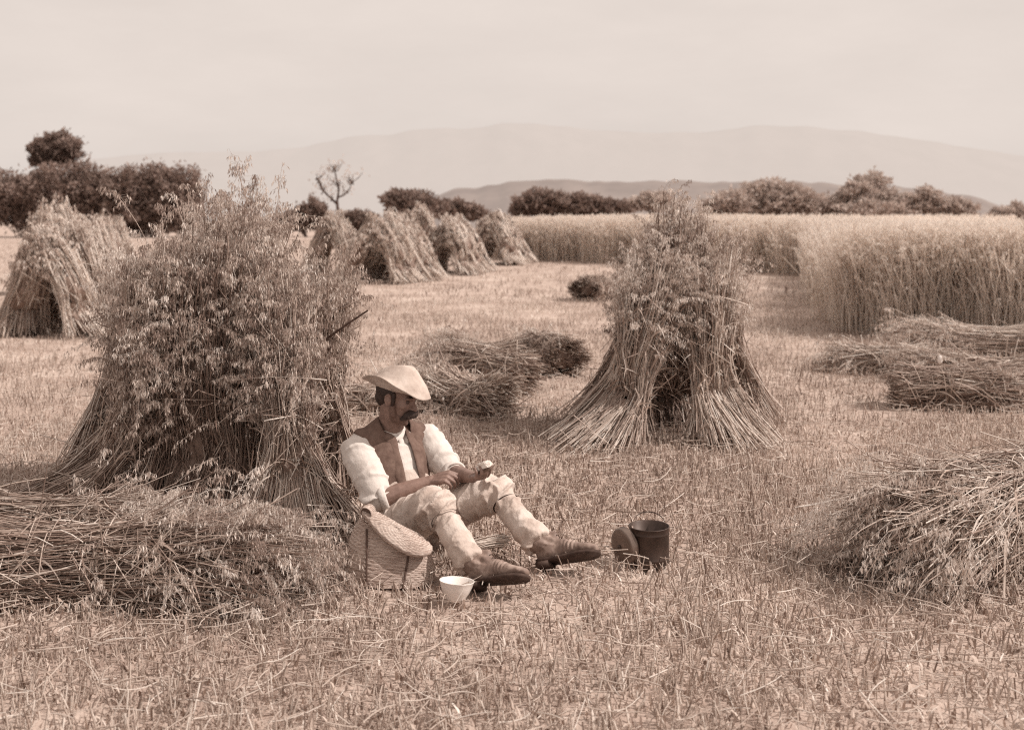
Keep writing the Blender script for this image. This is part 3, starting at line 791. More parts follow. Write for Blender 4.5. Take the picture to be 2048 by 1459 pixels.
# ------------------------------------------------------------------ farther stooks
def far_stook(u, v, hgt, ax, pairs, spread, group, labels, sr, size, m, ns, ne, tone=.6, gap=.55):
    """two rows of sheaves leaning together along a ridge direction ax"""
    c = ground(u, v); ax = nrm(np.array([ax[0], ax[1], 0])); sd = np.array([ax[1], -ax[0], 0])
    k = 0
    for i in range(pairs):
        for s in (1, -1):
            b = c + ax * (i * gap) + sd * s * spread + np.append(rng.normal(0, .06, 2), 0)
            t = c + ax * (i * gap + .03) + sd * s * .04 + np.append(rng.normal(0, .05, 2), 0)
            gz = float(terrain(b[0], b[1])); b[2] = gz
            t[2] = gz + hgt * rng.uniform(.92, 1.06) - .12
            wst = b + (t - b) * .45 + np.array([0, 0, .02])
            make_sheaf(labels[min(k, len(labels) - 1)], group, b, wst, t, .40, .25, .13, ns=ns, ne=ne, sr=sr, size=size, m=m, tone=tone + (.14 if s > 0 else -.02), ear_lo=.68, leaves=.3, band=False, messy=1.1)  # sunward row toned paler, the other darker: side light painted into the straw
            k += 1

# the stook at the picture's edge beyond the big stook
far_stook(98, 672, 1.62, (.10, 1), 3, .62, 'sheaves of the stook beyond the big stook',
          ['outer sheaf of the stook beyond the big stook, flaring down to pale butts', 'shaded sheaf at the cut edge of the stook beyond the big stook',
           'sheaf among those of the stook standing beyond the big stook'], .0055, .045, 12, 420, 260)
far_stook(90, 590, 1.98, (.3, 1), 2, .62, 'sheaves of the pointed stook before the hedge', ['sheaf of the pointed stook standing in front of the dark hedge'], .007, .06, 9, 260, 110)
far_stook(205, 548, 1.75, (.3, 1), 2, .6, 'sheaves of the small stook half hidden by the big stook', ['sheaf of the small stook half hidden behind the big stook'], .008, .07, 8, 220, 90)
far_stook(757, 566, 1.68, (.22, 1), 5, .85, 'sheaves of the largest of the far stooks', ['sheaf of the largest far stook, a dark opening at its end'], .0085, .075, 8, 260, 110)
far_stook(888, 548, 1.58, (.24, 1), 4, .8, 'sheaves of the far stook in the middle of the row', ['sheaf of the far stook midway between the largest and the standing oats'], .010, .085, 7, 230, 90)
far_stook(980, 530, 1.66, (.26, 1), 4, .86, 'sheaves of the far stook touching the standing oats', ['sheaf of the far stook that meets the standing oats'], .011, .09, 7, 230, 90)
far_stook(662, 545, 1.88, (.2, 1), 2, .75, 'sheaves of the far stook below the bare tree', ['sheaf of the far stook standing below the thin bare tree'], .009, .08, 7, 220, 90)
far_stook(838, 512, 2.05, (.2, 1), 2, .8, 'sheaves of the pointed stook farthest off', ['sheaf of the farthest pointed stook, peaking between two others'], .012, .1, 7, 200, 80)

# ------------------------------------------------------------------ sheaves lying about
def lying(label, bu, wu, tu, Rb, Rw, Rt, group='sheaves lying on the stubble', z=(None, None, None), **kw):
    """bu, wu, tu: (u, v, d) of the butt, waist and head ends"""
    pts = []
    for (u, v, d), r, zz in zip((bu, wu, tu), (Rb, Rw, Rt), z):
        p = P(u, v, d); gz = float(terrain(p[0], p[1]))
        p[2] = gz + (r * .72 if zz is None else zz)
        pts.append(p)
    kw.setdefault('tone', .5); kw.setdefault('flat', .8)
    return make_sheaf(label, group, *pts, Rb, Rw, Rt, lying=True, **kw)

lying('big untied sheaf lying in front of the stook, heads spilling towards the woven bag', (-160, 1150, 4.72), (220, 1150, 4.78), (560, 1150, 4.70), .23, .20, .24,
      ns=1500, ne=620, m=28, sr=.0028, tone=.38, ear_lo=.55, messy=2.5, lodge=.3, leaves=.8, z=(.09, .12, .10), flat=.68, corek=.66)
lying('sheaf lying against the foot of the big stook behind the untied one', (-160, 1010, 5.45), (110, 1030, 5.35), (400, 1050, 5.28), .22, .17, .22,
      ns=800, ne=260, m=24, sr=.0028, tone=.42, ear_lo=.55, messy=2.3, z=(.10, .10, .08), corek=.66)
lying('big sheaf lying near the picture edge, heads tumbling towards the can', (2250, 950, 5.65), (2010, 1010, 5.2), (1775, 1085, 4.95), .31, .27, .33,
      ns=1600, ne=360, m=28, sr=.0030, tone=.56, eartone=.8, ear_lo=.6, messy=2.4, lodge=.3, leaves=.8, z=(.27, .25, .12), corek=.66)
GH = 'sheaves heaped behind the man'
lying('low sheaf in the heap nearest the man\'s hat, behind his shoulder', (600, 800, 9.2), (720, 790, 9.3), (850, 780, 9.5), .17, .13, .18, GH, ns=520, ne=240, m=14, sr=.0042, size=.03, tone=.5, messy=2.4)
lying('front sheaf of the heap behind the man, its butts toward the middle stook', (1010, 810, 9.0), (930, 800, 9.3), (820, 770, 9.8), .22, .16, .22, GH, ns=900, ne=300, m=14, sr=.0042, size=.03, tone=.46, messy=2.4)
lying('topmost sheaf of the heap behind the man', (1060, 750, 10.2), (960, 740, 10.5), (860, 720, 10.8), .20, .16, .21, GH, ns=800, ne=300, m=14, sr=.0042, size=.032, tone=.44, z=(.18, .26, .18), messy=2.4)
lying('far sheaf of the heap, lying towards the far stooks', (1050, 730, 11.8), (960, 712, 12.0), (870, 690, 12.5), .20, .16, .21, GH, ns=600, ne=240, m=12, sr=.0036, size=.034, tone=.48, messy=2.4)
lying('rounded sheaf lying alone between the heap and the middle stook', (1140, 735, 11.3), (1105, 715, 11.7), (1060, 690, 12.1), .26, .24, .26, 'sheaves lying on the stubble', ns=700, ne=200, m=12, sr=.0034, size=.034, tone=.4, messy=1.8)
lying('small dark sheaf lying alone in the open stubble before the standing oats', (1165, 604, 21.5), (1185, 596, 22), (1210, 590, 22.6), .32, .28, .30, 'sheaves lying on the stubble', ns=600, ne=160, m=10, sr=.0055, size=.05, tone=.3, messy=1.6)
GR = 'sheaves lying near the standing oats'
lying('flat sheaf lying nearest the middle stook below the standing oats', (1860, 758, 11.4), (1770, 745, 11.7), (1660, 735, 12.0), .18, .14, .18, GR, ns=650, ne=220, m=12, sr=.0042, size=.034, tone=.48, messy=2.4, z=(.14, .14, .08))
lying('dark sheaf with its stalk ends facing out, in front of the flat sheaf', (1785, 800, 9.6), (1890, 800, 9.5), (2060, 800, 9.5), .22, .18, .22, GR, ns=1000, ne=220, m=14, sr=.0042, size=.03, tone=.36, messy=1.6, z=(.15, .17, .13))
lying('sheaf lying behind the dark sheaf with the white stone resting on it', (2080, 775, 10.6), (1960, 760, 10.9), (1830, 745, 11.2), .18, .15, .20, GR, ns=700, ne=260, m=14, sr=.0042, size=.032, tone=.6, messy=2.4)
lying('sheaf lying close under the edge of the standing oats', (2120, 705, 13.2), (1960, 700, 13.4), (1800, 705, 13.4), .22, .18, .22, GR, ns=700, ne=260, m=12, sr=.0038, size=.036, tone=.52, messy=2.4)
v, q, t = ellipsoid(P(1880, 719, 10.85), (.024, .02, .045))
tag(Geo().add(v, q, t).build('white_stone', M['stone'], smooth=True), 'small white oval stone on top of the lying sheaves below the standing oats', 'stone')

# ------------------------------------------------------------------ hedges and trees
def crown_geo(g, blobs, n, size, sparse=1.0):
    """leaf clumps through the volume of several blobs (centre, radii)"""
    vol = np.array([b[1][0] * b[1][2] for b in blobs]); vol = vol / vol.sum()
    for (c, r), f in zip(blobs, vol):
        k = int(n * f * 2.2)
        d = nrm(rng.normal(size=(k, 3)))
        lump = 1 + .34 * np.sin(d[:, 0] * 5 + c[0]) * np.sin(d[:, 2] * 6 + c[2]) + .16 * np.sin(d[:, 1] * 9 + d[:, 0] * 7)
        rad = (1 - np.abs(rng.normal(0, .30 * sparse, k))) * lump
        rad = rad + (rng.random(k) < .08) * rng.uniform(0, .35, k)
        p = np.asarray(c) + d * rad[:, None] * np.asarray(r)
        dr = nrm(d + rng.normal(0, .8, (k, 3)))
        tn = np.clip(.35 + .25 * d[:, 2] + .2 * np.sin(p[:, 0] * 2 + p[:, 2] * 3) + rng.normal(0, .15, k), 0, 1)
        g.blades(p, dr, size * rng.uniform(.6, 1.5, k), size * rng.uniform(.4, .9, k), tone=tn)

def tree(name, label, cat, u, vbase, d, blobs_px, n, size, mat, group=None, trunk=None, limbs=8):
    """blobs_px: (u, v, half width px, half height px)"""
    p0 = P(u, vbase, d); gz = float(terrain(p0[0], p0[1]))
    if d > 60: gz = min(gz, p0[2])
    o = thing(name, label, cat, (p0[0], p0[1], gz), group)
    g = Geo(); blobs = []
    s = d / F
    for i, (bu, bv, hw, hh) in enumerate(blobs_px):
        c = P(bu, bv, d) + [0, rng.uniform(-.5, .5) * hw * s, 0]
        blobs.append((c, (hw * s, hw * s * .8, hh * s)))
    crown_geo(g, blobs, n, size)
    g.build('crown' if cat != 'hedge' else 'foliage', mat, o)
    # trunk and limbs
    cen = np.mean([b[0] for b in blobs], 0); top = max(b[0][2] for b in blobs)
    tw = trunk or .012 * (top - gz) + .1
    base = np.array([p0[0], p0[1], gz - .1])
    fork = base + (cen - base) * .55
    tg = Geo()
    v, q, t = solid_tube([base, base + (fork - base) * .5 + rng.normal(0, .08, 3), fork], [tw * 1.3, tw, tw * .8], seg=9); tg.add(v, q, t)
    for i in range(limbs):
        b = blobs[i % len(blobs)]; e = b[0] + rng.normal(0, .35, 3) * np.asarray(b[1])
        mid = (fork + e) / 2 + rng.normal(0, .12, 3) * np.asarray(b[1])
        v, q, t = solid_tube([fork - (fork - base) * .1, mid, e], [tw * .5, tw * .3, tw * .1], seg=6); tg.add(v, q, t)
    tg.build('trunk' if cat != 'hedge' else 'stems', M['bark'], o, True)
    return o

GT = 'trees and bushes along the far hedge'
tree('tree', 'dark round headed tree rising above the hedge on a bare trunk', 'tree', 108, 470, 92,
     [(110, 292, 34, 26), (88, 300, 22, 22), (138, 298, 24, 18), (78, 320, 14, 10), (112, 318, 28, 12)], 8840, .24, M['leaf'], GT, .22)
tree('bush', 'tall dark hedgerow bush under the round headed tree', 'bush', 130, 475, 88,
     [(60, 400, 50, 55), (110, 392, 55, 58), (165, 385, 50, 58), (205, 400, 40, 50), (0, 395, 50, 50), (130, 440, 70, 30)], 15300, .26, M['leaf'], GT)
tree('bush', 'broad dark hedgerow bush with a rounded end facing the big stook', 'bush', 310, 475, 88,
     [(255, 390, 42, 52), (305, 388, 50, 55), (350, 392, 46, 55), (372, 405, 28, 48), (300, 430, 75, 34), (250, 425, 50, 35)], 16150, .26, M['leaf'], GT)
tree('bush', 'low dark bush at the foot of the thin bare tree, towards the big stook', 'bush', 612, 462, 90, [(600, 437, 28, 20), (632, 428, 22, 26), (575, 445, 22, 12)], 2600, .3, M['leaf'], GT)
tree('bush', 'smallest dark bush between the bare tree and the wind bent bush', 'bush', 712, 462, 90, [(705, 442, 26, 18), (728, 440, 20, 14)], 1800, .3, M['leaf'], GT)
tree('bush', 'dark wind bent bush leaning over above the far stooks', 'bush', 815, 470, 85, [(795, 398, 28, 12), (815, 405, 36, 22), (840, 418, 36, 26), (800, 430, 22, 24), (868, 418, 24, 14)], 4200, .3, M['leaf'], GT)
tree('hedge', 'short low hedge running on from the wind bent bush', 'hedge', 915, 455, 90, [(890, 418, 30, 14), (920, 420, 30, 15), (948, 424, 22, 12)], 2400, .3, M['leaf'], GT)
tree('hedge', 'long low dark hedge beyond the standing oats', 'hedge', 1130, 452, 105, [(1060, 408, 30, 20), (1095, 404, 36, 22), (1140, 410, 40, 20), (1190, 414, 40, 18), (1232, 416, 28, 14), (1040, 420, 16, 12)], 5600, .36, M['leaf'], GT)
tree('bush', 'small grey bush behind the top of the middle stook', 'bush', 1305, 448, 120, [(1300, 402, 30, 15), (1325, 400, 18, 14), (1275, 408, 18, 10)], 2200, .36, M['haze_tint_leaf'], GT)
tree('bush', 'wide hazy thicket beyond the standing oats', 'bush', 1535, 455, 125, [(1460, 405, 40, 22), (1520, 393, 44, 28), (1560, 388, 40, 24), (1600, 402, 44, 24), (1500, 412, 80, 22), (1580, 416, 70, 20), (1430, 418, 30, 14), (1640, 412, 24, 18)], 8000, .42, M['haze_tint_leaf'], GT)
tree('tree', 'hazy spreading tree rising above the thicket', 'tree', 1728, 455, 125, [(1745, 370, 34, 22), (1715, 385, 34, 22), (1738, 395, 34, 26), (1690, 404, 34, 18), (1765, 400, 28, 22), (1730, 418, 70, 16), (1670, 414, 24, 14)], 6400, .42, M['haze_tint_leaf'], GT, .25)
tree('bush', 'ragged hazy bush tapering off along the hedge past the spreading tree', 'bush', 1850, 455, 125, [(1810, 408, 36, 18), (1850, 402, 26, 24), (1885, 412, 36, 15), (1920, 418, 26, 12)], 4400, .42, M['haze_tint_leaf'], GT)
tree('bush', 'last small hazy bush of the hedge', 'bush', 2010, 455, 125, [(2000, 430, 20, 12), (2035, 428, 28, 16)], 1600, .42, M['haze_tint_leaf'], GT)

def bare_tree():
    d = 62; s = d / F
    p0 = P(672, 470, d)
    o = thing('tree', 'thin nearly bare young tree with forked branches above a far stook', 'tree', p0, GT)
    tg = Geo(); cg = Geo()
    def br(pts, r0, r1):
        p = np.array([P(u, v, d) for u, v in pts]); p[:, 1] += rng.normal(0, .15, len(p))
        v, q, t = solid_tube(p, np.linspace(r0, r1, len(p)), seg=7); tg.add(v, q, t)
    br([(676, 520), (677, 440), (674, 405)], .11, .08)
    br([(674, 408), (660, 396), (646, 380), (636, 362)], .075, .03)
    br([(674, 405), (676, 380), (672, 355), (668, 338)], .07, .03)
    br([(676, 395), (690, 388), (700, 376), (704, 362)], .05, .02)
    br([(646, 380), (640, 366), (634, 356)], .05, .03)
    for (u, v, n_) in ((636, 362, 6), (646, 380, 4), (672, 340, 8), (675, 370, 5), (704, 364, 7), (692, 388, 4), (660, 396, 3)):
        for _ in range(n_):
            du, dv = rng.normal(0, 9), -abs(rng.normal(9, 6))
            br([(u + rng.normal(0, 3), v + rng.normal(2, 3)), (u + du * .6, v + dv * .5), (u + du, v + dv)], .028, .012)
            crown_geo(cg, [(P(u + du, v + dv, d), (.42, .42, .42))], 4, .13, 2.2)
    tg.build('trunk', M['bark'], o, True); cg.build('crown', M['haze_tint_leaf'], o)
bare_tree()

# ------------------------------------------------------------------ the man
RH, RK, RA = P(790, 1054, 5.40), P(878, 1014, 5.12), P(950, 1140, 4.82)
LH, LK, LA = P(848, 1042, 5.52), P(994, 985, 5.38), P(1085, 1098, 5.10)
RS, RE, RW = P(714, 890, 5.53), P(758, 998, 5.36), P(862, 962, 5.40)
LS, LE, LW = P(846, 874, 5.72), P(903, 944, 5.55), P(946, 954, 5.32)
LEFT = nrm((LS - RS) * [1, 1, .3]); FWD = nrm(np.cross(LEFT, [0, 0, 1.]))      # chest
HLEFT = nrm((LH - RH) * [1, 1, 0])
SP = np.array([[-.515, 5.46, .115], [-.545, 5.50, .24], [-.585, 5.56, .375], [-.612, 5.605, .47], [-.612, 5.61, .53]])
SPS = np.array([HLEFT, nrm(HLEFT + LEFT), LEFT, LEFT, LEFT])

def wnoise(p, s, seed=0):
    """cheap smooth 3d noise from warped sines"""
    r2 = np.random.default_rng(seed); out = np.zeros(len(p))
    for i in range(5):
        k = r2.normal(size=3); k = k / np.linalg.norm(k) * s * r2.uniform(.6, 1.7)
        k2 = r2.normal(size=3) * s * .6
        out += np.sin(p @ k + 1.3 * np.sin(p @ k2 + r2.uniform(0, 6)) + r2.uniform(0, 6))
    return out / 5

def folds(limbs, amp, freq, seed, base=.003):
    """broken creases that run round the limbs, tightest at the joints"""
    def f(p, n):
        d = wnoise(p, 18, seed) * base * 2.0 + wnoise(p, 48, seed + 1) * base * .7
        for a, b, w0, w1 in limbs:
            ax = b - a; L = np.linalg.norm(ax); ax = ax / L
            t = ((p - a) @ ax) / L
            rad = p - a - (t * L)[:, None] * ax
            dist = np.linalg.norm(rad, axis=1)
            s1, u1 = frame(ax)
            th = np.arctan2(rad @ s1, rad @ u1)
            near = np.exp(-np.clip(dist - .11, 0, 1) * 60) * sstep(-.2, 0, t) * sstep(1.2, 1, t)
            wgt = (w0 * np.exp(-((t) / .28) ** 2) + w1 * np.exp(-((t - 1) / .28) ** 2) + .22)
            q = np.stack([t * L * freq, np.cos(th) * 1.3, np.sin(th) * 1.3], -1) + wnoise(p, 9, seed + 7)[:, None] * [.5, .3, .3]
            r = 1 - np.clip(np.abs(wnoise(q, 1.5, seed + 3)) * 3.2, 0, 1)
            d = d + amp * (r ** 1.5 - .25) * wgt * near
        return p + n * d[:, None]
    return f

man = thing('person', 'seated man in a pale felt hat, dark waistcoat and rolled shirtsleeves, leaning on the stook', 'person', (-.52, 5.46, 0))

# ---- head (local: x forward, y to his left, z up)
HC = P(794, 795, 5.555)
yaw, pitch = R(-25), R(14)
Mh = np.array(Matrix.Rotation(yaw, 3, 'Z') @ Matrix.Rotation(pitch, 3, 'Y') @ Matrix.Rotation(R(-3), 3, 'X'))
def hd(*p): return np.asarray(p, float) @ Mh.T + HC
def he(c, r, rot=None):
    m = Mh if rot is None else Mh @ np.array(rot)
    return ellipsoid(hd(*c), r, m, 24, 16)
def ht(pts, r, ry=None, seg=14): return solid_tube([hd(*p) for p in pts], r, ry, seg=seg)
body = [he((-.012, 0, .038), (.097, .076, .092)), he((.044, 0, -.018), (.054, .056, .085)), he((.04, 0, -.082), (.046, .047, .036)),
        he((.074, 0, -.104), (.02, .022, .018)), he((.060, .038, -.022), (.024, .020, .022)), he((.060, -.038, -.022), (.024, .020, .022)),
        ht([(.082, -.042, .022), (.092, -.016, .026), (.092, .016, .026), (.082, .042, .022)], [.010, .012, .012, .010]),
        ht([(.088, 0, .018), (.100, 0, -.002), (.116, 0, -.026)], [.009, .010, .0125]),
        he((.103, .011, -.030), (.011, .008, .008)), he((.103, -.011, -.030), (.011, .008, .008)),
        ht([(.088, -.020, -.066), (.097, 0, -.064), (.088, .020, -.066)], [.006, .009, .006]),
        ht([(.084, -.018, -.080), (.093, 0, -.079), (.084, .018, -.080)], [.006, .009, .006])]
for s in (1, -1):
    rot = Matrix.Rotation(s * R(-20), 3, 'Z') @ Matrix.Rotation(R(-10), 3, 'Y')
    body += [he((-.004, s * .079, -.004), (.019, .006, .031), rot), he((.004, s * .074, -.012), (.010, .010, .014)),
             ht([(.008, s * .081, .012), (-.004, s * .087, .026), (-.020, s * .088, .012), (-.018, s * .086, -.010), (-.004, s * .081, -.030)], [.004, .0045, .0045, .004, .005])]
# neck and trunk
nb = (SP[4] + [.0, 0, .01])
body.append(solid_tube([SP[3], nb, .5 * (nb + hd(-.03, 0, -.06)) + [.0, 0, 0], hd(-.02, 0, -.03)], [.080, .066, .060, .060], [.080, .066, .062, .062], LEFT))
pp, rr = spline(SP, [[.14, .10], [.118, .088], [.14, .095], [.14, .085], [.075, .06]], 14)
body.append(solid_tube(pp, rr[:, 0], rr[:, 1], LEFT, 24))
def limb(pts, rad, n=12, seg=16, **kw):
    p, r = spline(pts, rad, n); return solid_tube(p, r[:, 0], seg=seg, **kw)
body += [limb([SP[3] + LEFT * .05, LS, .5 * (LS + LE), LE, LE + (LW - LE) * .35, LW], [.06, .052, .044, .040, .042, .027]),
         limb([SP[3] - LEFT * .05, RS, .5 * (RS + RE), RE, RE + (RW - RE) * .35, RW], [.06, .052, .046, .043, .046, .030])]
for h, k, a in ((RH, RK, RA), (LH, LK, LA)):
    body += [limb([h, .5 * (h + k), k], [.075, .065, .05]), limb([k, k + (a - k) * .3, k + (a - k) * .8], [.046, .046, .034])]

# ---- hands
def hand(W, h, n, side, bends, thumb, L=1.0, spreadk=.10):
    """W wrist, h towards the knuckles, n out of the back of the hand, side from little finger to index"""
    h = nrm(h); n = nrm(n - h * np.dot(n, h)); s = np.cross(h, n)
    if np.dot(s, side) < 0: s = -s
    out = []
    kn = []
    for i, (off, kl) in enumerate(((.030, .092), (.010, .096), (-.010, .092), (-.029, .084))):
        k = W + h * kl * L + s * off * L - n * (.003 * abs(i - 1.2))
        out.append(solid_tube([W + s * off * .5 * L, .5 * (W + s * off * .55 * L + k) + n * .003, k], [.017 * L, .0145 * L, .0115 * L], seg=12)); kn.append(k)
    out.append(ellipsoid(W + h * .05 * L - n * .004, (.030 * L, .036 * L, .014 * L), np.stack([h, s, n], 1), 16, 10))
    for i, (k, fl, b) in enumerate(zip(kn, (.074, .082, .076, .060), bends)):
        d = h + s * (1.2 - i) * spreadk; d = nrm(d); p = k; pts = [p]; ang = 0
        for seg, f in enumerate((.46, .30, .24)):
            ang += R(b[seg]); dd = d * math.cos(ang) - n * math.sin(ang)
            p = p + dd * fl * f * L; pts.append(p)
        fat = (1, 1.02, .97, .86)[i]
        pq, rq = spline(np.array(pts), np.array([.0102, .0092, .0082, .0066]) * fat * L, 9)
        out.append(solid_tube(pq, rq[:, 0], seg=10))
    t0 = W + h * .028 * L + s * .024 * L - n * .006
    p = t0; pts = [p]
    for (a, b, c), ln in zip(thumb, (.042, .034, .026)):
        p = p + nrm(h * a + s * b - n * c) * ln * L; pts.append(p)
    pq, rq = spline(np.array(pts), np.array([.0145, .0118, .0102, .0078]) * L, 9)
    out.append(solid_tube(pq, rq[:, 0], seg=10))
    return out, kn
rh = nrm(P(898, 950, 5.36) - RW)
handR, knR = hand(RW, rh, np.array([-.15, -.45, .9]), np.array([.6, .6, .3]), [(48, 42, 25), (52, 45, 28), (58, 46, 28), (62, 48, 30)], [(.8, .6, .5), (1, .15, .6), (1, -.1, .9)], 1.05)
lh = nrm(P(971, 954, 5.22) - LW)
handL, knL = hand(LW, lh, np.array([.35, -.35, -.9]), np.array([-.3, .8, .3]), [(38, 52, 35), (42, 55, 38), (46, 55, 38), (50, 56, 40)], [(.7, .3, 1.0), (.8, -.1, .9), (.8, -.3, .6)], 1.0)
body += handR + handL
def faceform(p, n):
    """hollow the eye sockets, cheeks and the line under the jaw"""
    q = (p - HC) @ Mh
    for s in (1, -1):
        d = np.linalg.norm((q - [.086, s * .031, .006]) / [1, 1.25, .75], axis=1)
        p = p - n * (.006 * np.exp(-(d / .014) ** 2))[:, None]
        d = np.linalg.norm(q - [.055, s * .05, -.055], axis=1)
        p = p - n * (.005 * np.exp(-(d / .022) ** 2))[:, None]
    return p + n * (wnoise(p, 160, 4) * .0005)[:, None]
bodyo = remesh('body', body, .0032, M['skin'], man, 5, faceform)
for s in (1, -1):
    v, q, t = ellipsoid(hd(.0795, s * .031, .006), (.0110, .0110, .0100), Mh, 16, 10)
    Geo().add(v, q, t).build('eye', M['eye'], man, True)

# moustache, hair, brows
ms = []
for s in (1, -1):
    ms.append(ht([(.112, s * .002, -.046), (.109, s * .020, -.050), (.097, s * .040, -.062), (.080, s * .055, -.082)], [.018, .0225, .020, .008], [.015, .018, .016, .007]))
remesh('moustache', ms, .003, M['hair'], man, 2, lambda p, n: p + n * (wnoise(p, 300, 8) * .0018 + wnoise(p, 900, 9) * .001)[:, None])
hr = [he((-.030, 0, .030), (.092, .082, .075)), he((-.055, 0, -.012), (.060, .068, .055))]
for s in (1, -1):
    hr.append(ht([(.018, s * .072, .030), (.022, s * .071, -.005), (.020, s * .066, -.035)], [.011, .010, .006]))
    hr.append(ht([(.080, s * .046, .026), (.093, s * .030, .032), (.098, s * .014, .030)], [.004, .0055, .004]))
remesh('hair', hr, .0035, M['hair'], man, 2, lambda p, n: p + n * (wnoise(p, 200, 8) * .0015 + wnoise(p, 600, 9) * .001)[:, None])
# short dark stubble over the jaw
jb = [he((.034, 0, -.086), (.055, .0505, .038)), he((.068, 0, -.107), (.025, .028, .018)), ht([(.018, .060, -.035), (.030, .054, -.075)], [.014, .016]), ht([(.018, -.060, -.035), (.030, -.054, -.075)], [.014, .016])]
M['beard'] = mat_noise('beard_shadow', [(.35, (.13, .08, .064)), (.65, (.21, .135, .11))], 120, rough=.8, bump=.5, bscale=500, bdist=.002)
remesh('beard', jb, .0035, M['beard'], man, 3)

# ---- hat
def make_hat():
    nph = 72; th = np.arange(nph) * 2 * np.pi / nph
    cx, sx = np.cos(th), np.sin(th)
    reach = np.where(cx > 0, .172 * cx ** 2 + .150 * sx ** 2, .205 * cx ** 2 + .150 * sx ** 2)
    up = np.where(sx < 0, .052, .020) * np.abs(sx) ** 1.8 * (1 - .40 * cx) + np.where(cx < 0, .034 * np.abs(cx) ** 1.5, -.012 * cx) + .004 * np.sin(3 * th + 1)
    rows = []
    crown = [(.0, .132), (.022, .1345), (.040, .134), (.056, .129), (.072, .119), (.088, .105), (.102, .090), (.116, .074), (.127, .061)]
    for i, (r, h) in enumerate(crown):
        k = 1.08 - .10 * (h / .14)
        hh = h + (.010 * cx * (r / .05) if r < .06 else .010 * cx * max(0, (h - .02) / .11)) - (.014 * np.exp(-(sx * r / .022) ** 2) * np.exp(-((r * cx) / .06) ** 2) if r < .06 else 0)
        rows.append(np.stack([r * cx * 1.06 - .008 * h / .1, r * sx * .84, hh * np.ones(nph)], -1))
    for f in np.linspace(.10, 1, 9):
        r = .131 + (reach - .131) * f
        rows.append(np.stack([r * cx * (1.06 - .06 * f), r * sx * (.86 + .12 * f), up * f ** 1.0 + .055 * (1 - f) ** 1.05 + .002 * np.sin(5 * th) * f], -1))
    edge = rows[-1]; band = np.stack([.101 * cx, .084 * sx, -.002 * np.ones(nph)], -1)      # underside of the brim back in to the head band
    for f in (.03, .2, .4, .6, .8, 1.0):
        q_ = edge * (1 - f) + band * f
        q_[:, 2] = edge[:, 2] + (band[:, 2] - edge[:, 2]) * f ** 1.15 - .004 * (f < .1)
        rows.append(q_)
    rows.append(np.stack([.098 * cx, .081 * sx, .03 * np.ones(nph)], -1))
    V = np.array(rows)
    V[:, :, 2] += np.sin(V[:, :, 0] * 40 + V[:, :, 1] * 25) * .0018
    Mt = np.array(Matrix.Rotation(yaw, 3, 'Z') @ Matrix.Rotation(R(7), 3, 'Y') @ Matrix.Rotation(R(-10), 3, 'X'))
    oc = P(797, 783, 5.55)
    v = V.reshape(-1, 3) @ Mt.T + oc
    g = Geo(); g.add(v, grid_faces(len(rows), nph, True))
    me = g.mesh('hat'); o = bpy.data.objects.new('hat_tmp', me); COL.objects.link(o)
    m = o.modifiers.new('s', 'SOLIDIFY'); m.thickness = .002; m.offset = 0
    m = o.modifiers.new('u', 'SUBSURF'); m.levels = 1
    dg = bpy.context.evaluated_depsgraph_get(); dg.update()
    me2 = bpy.data.meshes.new_from_object(o.evaluated_get(dg)); bpy.data.objects.remove(o); me2.materials.clear(); me2.name = 'hat'
    ho = link('hat', me2, M['felt'], man, True)
make_hat()

# ---- shirt
def off(sp, d): return sp
sh = []
pp, rr = spline(SP, [[.165, .12], [.138, .105], [.160, .112], [.150, .098], [.082, .070]], 16)
sh.append(solid_tube(pp, rr[:, 0], rr[:, 1], LEFT, 28))
sh.append(limb([SP[3] + LEFT * .06 - [0, 0, .01], LS, .45 * LS + .55 * LE, LE - (LE - LS) * .08, LE + (LW - LE) * .06], [.075, .076, .080, .070, .056]))
sh.append(limb([SP[3] - LEFT * .06 - [0, 0, .01], RS, .45 * RS + .55 * RE, RE - (RE - RS) * .10, RE + (RW - RE) * .02], [.073, .080, .087, .080, .062]))
remesh('shirt', sh, .006, M['shirt'], man, 5, folds([(RS, RE, .5, 1.3), (LS, LE, .5, 1.3), (SP[1], SP[3], .6, .3)], .014, 30, 3, .0035))
